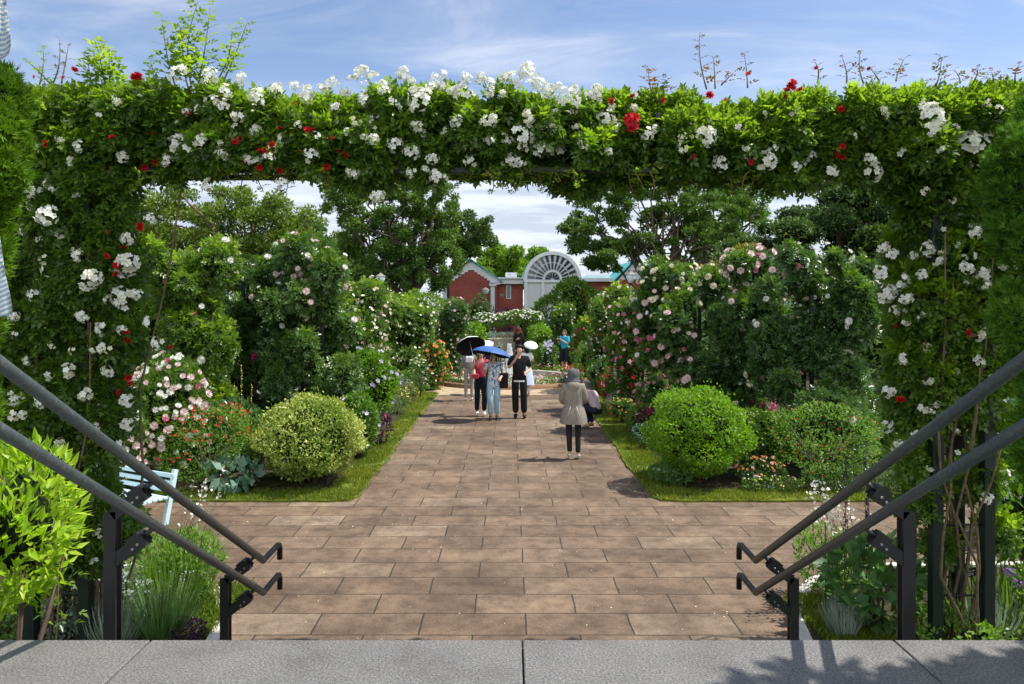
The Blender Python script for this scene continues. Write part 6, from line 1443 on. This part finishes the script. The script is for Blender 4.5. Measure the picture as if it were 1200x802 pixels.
# D: person in taupe coat walking away
dD = 13.65
D_ = Person('visitor in taupe hooded coat and grey hat walking away up the path', X(672, dD), dD, -.05, 1.56,
    dict(lk=(-.08, .09, .49), la=(-.07, -.02, .1), lt=(-.075, .11, .05), rk=(.085, .05, .49), ra=(.085, .0, .08), rt=(.095, .14, .03), le=(-.22, .02, 1.09), lw=(-.15, .18, 1.02), re=(.22, .02, 1.09), rw=(.15, .19, 1.05)), 1.0)
D_.body().trousers(cm('black leggings', (.02, .02, .026)), (.085, .062, .05)).shirt(GREYC, 1.95, 'coat_top', hem=.05, r=1.12, arm=.078).shoes(cm('pale shoe', (.5, .48, .42)))
D_.loft([(0, -.01, 1.42, .07, .06), (0, -.01, 1.39, .15, .1), (0, -.005, 1.3, .195, .125), (0, 0, 1.16, .19, .125), (0, 0, 1.04, .185, .125), (0, 0, .99, .175, .12), (0, -.005, .94, .195, .135), (0, -.01, .84, .225, .155), (0, -.015, .74, .245, .17), (0, -.015, .66, .25, .175)], GREYC, 'coat', 26, .09, 3)
D_.loft([(0, -.05, 1.45, .085, .06), (0, -.075, 1.41, .125, .08), (0, -.09, 1.34, .12, .065), (0, -.1, 1.27, .07, .035)], GREYC, 'hood', 16, .04)
D_.hair(HAIR, 0, puff=.88).hat(GREYH, .03, .13)
MB_ = MB(); 
for q in (-1, 1): MB_.tube([tuple(D_.J['pelvis']+np.array([q*.05, -.125, .06])), tuple(D_.J['pelvis']+np.array([q*.1, -.165, -.1]))], .003, 5)
D_.add('tie_cord', MB_.mesh('cord'), WHITEC)
# E: crouching person
dE = 16.9
E_ = Person('crouching visitor with grey cap and mauve jacket at the right edge of the path', X(695, dE), dE, .9, 1.55,
    dict(pelvis=(0, -.12, .42), belly=(0, -.07, .54), chest=(0, .06, .72), neck=(0, .14, .85), nape=(0, .165, .89), head=(0, .2, .955), crown=(0, .2, 1.035), lh=(-.1, -.1, .42), lk=(-.13, .28, .52), la=(-.11, .06, .09), lt=(-.12, .2, .03), rh=(.1, -.1, .42), rk=(.13, .3, .5), ra=(.11, .08, .09), rt=(.12, .22, .03),
         ls=(-.17, .08, .79), le=(-.2, .2, .58), lw=(-.08, .36, .6), rs=(.17, .08, .79), re=(.2, .22, .58), rw=(.08, .38, .62)))
E_.body().shirt(cm('mauve grey jacket', (.42, .33, .36)), 1.9, 'jacket', hem=.04, r=1.05, arm=.07).shoes(cm('tan shoe', (.25, .17, .09))).hair(HAIR, 0, puff=.9).hat(GREYH, 0, .06, 'cap')
E_.trousers(NAVY, (.1, .085, .06))
# F: man in turquoise
dF = 30.0
F_ = Person('man in turquoise shirt and dark shorts taking a photo beyond the fountain', X(661.5, dF), dF, FACE_US-.7, 1.6,
    dict(re=(.22, .06, 1.1), rw=(.1, .28, 1.24), le=(-.22, .06, 1.1), lw=(-.06, .28, 1.26)), 1.1)
F_.t.location = (X(661.5, dF), dF, .05)
F_.body().trousers(NAVY, (.1, .085, .075), 'shorts', .35).shirt(TURQ, .9, 'shirt', hem=-.03, r=1.18, arm=.075).shoes(BLACK).hair(cm('grey brown hair', (.12, .08, .06)), 0)
c = F_.world((.02, .33, 1.26)); ph = MB().box(tuple(c), (.075, .012, .15), bev=.004).build('phone', M['metal_black']); tag(ph, 'dark phone held up by the man in turquoise', 'phone')
# H: bearded / hatted visitor behind the man in black
dH = 32.2
H_ = Person('visitor with dark hat and pink face standing far behind the man in black', X(608, dH), dH, FACE_US, 1.63, dict(re=(.2, .1, 1.1), rw=(.05, .3, 1.2)))
H_.body().trousers(BLACK).shirt(BLACK, 1.8, 'jacket', r=1.1, arm=.075).shoes(BLACK).hair(HAIR, 0).hat(cm('maroon hat', (.12, .02, .02)), .05, .06)
# I: visitor with pale parasol
dI = 22.5
I_ = Person('visitor in white top and pale blue skirt half hidden by the man in black', X(616.5, dI), dI, .3, 1.5, dict(re=(.22, .04, 1.1), rw=(.16, .2, 1.2)))
I_.body().shirt(WHITEC, .8, 'blouse', r=1.05).hair(HAIR, .15).shoes(cm('pink shoe', (.6, .3, .3))).trousers(WHITEC)
I_.loft([(0, 0, 1.0, .135, .11), (0, 0, .8, .2, .18), (0, 0, .5, .25, .22), (0, 0, .38, .27, .24)], cm('pale blue skirt', (.45, .55, .68)), 'skirt', 22, .08, 5)
umbrella('white and pale blue parasol tilted behind the man in black', I_.world(I_.J['rw']), P(618, 401, dI-.05)+np.array([.12, 0, 0]), .21, cm('pale parasol cloth', (.72, .78, .84)), cm('blue parasol lining', (.2, .3, .5)))
# J, K: two visitors behind the parasol on the left
dJ = 21.6
J_ = Person('visitor in grey under the dark parasol, mostly hidden by the black and white one', X(549.5, dJ), dJ, .1, 1.5, dict(re=(.2, .05, 1.1), rw=(.12, .18, 1.2)))
J_.body().trousers(cm('stone trousers', (.3, .28, .25))).shirt(cm('grey shirt', (.2, .2, .22)), 1.5, r=1.05).shoes(WHITEC).hair(HAIR, .1)
umbrella('small black parasol behind the black and white one', J_.world(J_.J['rw']), P(548, 396, dJ), .30, BLACK, BLACK)
dK = 23.0
K_ = Person('visitor in dark clothes under the white parasol behind the woman in raspberry', X(568, dK), dK, -.1, 1.48, dict(re=(.2, .05, 1.1), rw=(.12, .18, 1.2)))
K_.body().trousers(BLACK).shirt(NAVY, 1.5, r=1.05).shoes(BLACK).hair(HAIR, .1)
umbrella('small white parasol behind the blue umbrella', K_.world(K_.J['rw']), P(566.5, 400, dK), .27, WHITEC, WHITEC)
c = P(550, 418, 21.2); bag('white paper bag carried by the visitor under the dark parasol', (c[0], c[1], c[2]), .2, .16, .08, WHITEC, [c+[-.06, 0, 0], c+[-.02, 0, .12], c+[.06, 0, 0]], 'paper_bag')

# ================================================================== CAMERA, SKY, SUN
cam = bpy.data.cameras.new('camera'); co = bpy.data.objects.new('camera', cam); COL.objects.link(co)
co.location = (0, 0, HC); co.rotation_euler = (PI/2, 0, 0)
cam.sensor_width = 36; cam.lens = 36*F/1200; cam.shift_x = 3/1200; cam.shift_y = -(401-HY)/1200
cam.clip_start = .05; cam.clip_end = 2000; sc.camera = co
SUN_EL, SUN_AZ = 60, 84            # azimuth clockwise from +y
w = bpy.data.worlds.new('World'); sc.world = w; w.use_nodes = True; nt = w.node_tree; nt.nodes.clear()
out = nt.nodes.new('ShaderNodeOutputWorld'); bg = nt.nodes.new('ShaderNodeBackground')
sky = nt.nodes.new('ShaderNodeTexSky'); sky.sky_type = 'NISHITA'; sky.sun_disc = False
sky.sun_elevation = math.radians(SUN_EL); sky.sun_rotation = math.radians(SUN_AZ); sky.air_density = 1.0; sky.dust_density = .6; sky.ozone_density = 2.0
tc = nt.nodes.new('ShaderNodeTexCoord')
sep = nt.nodes.new('ShaderNodeSeparateXYZ'); nt.links.new(tc.outputs['Generated'], sep.inputs[0])
# clouds on a plane overhead: divide by height so that they flatten towards the horizon
mx = N(nt, 'ShaderNodeMath', operation='ADD'); nt.links.new(sep.outputs['Z'], mx.inputs[0]); mx.inputs[1].default_value = .16
dv = N(nt, 'ShaderNodeVectorMath', operation='DIVIDE'); nt.links.new(tc.outputs['Generated'], dv.inputs[0])
cb = nt.nodes.new('ShaderNodeCombineXYZ'); [nt.links.new(mx.outputs[0], cb.inputs[i]) for i in range(3)]
nt.links.new(cb.outputs[0], dv.inputs[1])
mp = N(nt, 'ShaderNodeMapping'); mp.inputs['Scale'].default_value = (1.0, 2.3, 1); mp.inputs['Rotation'].default_value = (0, 0, .35); nt.links.new(dv.outputs[0], mp.inputs[0])
nz = N(nt, 'ShaderNodeTexNoise', Scale=1.3, Detail=9.0, Roughness=.6, Distortion=1.0); nt.links.new(mp.outputs[0], nz.inputs['Vector'])
cl = ramp(nt, nz.outputs['Fac'], [(.42, (0, 0, 0)), (.55, (.16, .16, .16)), (.72, (.5, .5, .5))])
# thicker veil low down
lo = N(nt, 'ShaderNodeMapRange'); nt.links.new(sep.outputs['Z'], lo.inputs[0]); lo.inputs[1].default_value = .27; lo.inputs[2].default_value = .14; lo.inputs[3].default_value = 0; lo.inputs[4].default_value = .86
nz2 = N(nt, 'ShaderNodeTexNoise', Scale=2.2, Detail=7.0, Roughness=.55); nt.links.new(mp.outputs[0], nz2.inputs['Vector'])
ad = N(nt, 'ShaderNodeMath', operation='MAXIMUM'); nt.links.new(cl.outputs[0], ad.inputs[0]); nt.links.new(lo.outputs[0], ad.inputs[1])
mix = N(nt, 'ShaderNodeMix', data_type='RGBA'); nt.links.new(ad.outputs[0], mix.inputs[0]); tn = N(nt, 'ShaderNodeMix', data_type='RGBA', blend_type='MULTIPLY'); tn.inputs[0].default_value = 1; nt.links.new(sky.outputs[0], tn.inputs[6]); tn.inputs[7].default_value = (.86, .82, .86, 1); nt.links.new(tn.outputs[2], mix.inputs[6])
cc = ramp(nt, nz2.outputs['Fac'], [(.38, (3.4, 3.8, 4.5)), (.55, (4.9, 5.2, 5.6)), (.7, (5.6, 5.8, 6.1))]); nt.links.new(cc.outputs[0], mix.inputs[7])
# added bright cloud bank behind the viewer, unseen, as soft frontal fill light
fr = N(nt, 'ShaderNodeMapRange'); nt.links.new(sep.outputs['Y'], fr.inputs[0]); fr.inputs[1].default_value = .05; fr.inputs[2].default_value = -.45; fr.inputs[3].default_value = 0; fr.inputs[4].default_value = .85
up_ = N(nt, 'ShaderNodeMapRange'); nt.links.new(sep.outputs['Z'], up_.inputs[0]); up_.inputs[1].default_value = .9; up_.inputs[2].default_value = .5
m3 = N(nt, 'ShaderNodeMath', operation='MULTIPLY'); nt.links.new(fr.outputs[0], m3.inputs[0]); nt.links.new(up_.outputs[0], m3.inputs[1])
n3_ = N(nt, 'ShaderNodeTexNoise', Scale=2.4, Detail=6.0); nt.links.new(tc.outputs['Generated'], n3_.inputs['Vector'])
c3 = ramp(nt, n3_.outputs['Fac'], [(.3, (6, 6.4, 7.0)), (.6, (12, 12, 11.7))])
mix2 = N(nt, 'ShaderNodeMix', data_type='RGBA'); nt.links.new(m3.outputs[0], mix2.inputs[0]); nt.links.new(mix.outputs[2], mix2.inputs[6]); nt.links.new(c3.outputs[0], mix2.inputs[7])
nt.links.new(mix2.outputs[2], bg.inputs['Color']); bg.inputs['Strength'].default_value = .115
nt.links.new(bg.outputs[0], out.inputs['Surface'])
sl = bpy.data.lights.new('sun', 'SUN'); sl.energy = 4.2; sl.angle = math.radians(.55); sl.color = (1, .95, .87)
so = bpy.data.objects.new('sun', sl); COL.objects.link(so)
e, a = math.radians(SUN_EL), math.radians(SUN_AZ)
sd = Vector((math.cos(e)*math.sin(a), math.cos(e)*math.cos(a), math.sin(e)))
so.rotation_euler = sd.to_track_quat('Z', 'Y').to_euler()
vs = sc.view_settings; vs.view_transform = 'Standard'; vs.look = 'None'; vs.exposure = 0.78; vs.gamma = 1; vs.use_curve_mapping = False
sc.cycles.max_bounces = 6; sc.cycles.diffuse_bounces = 3; sc.cycles.glossy_bounces = 2; sc.cycles.transmission_bounces = 4; sc.cycles.use_denoising = True
for b in (sc.cycles,):
    b.sample_clamp_indirect = 6
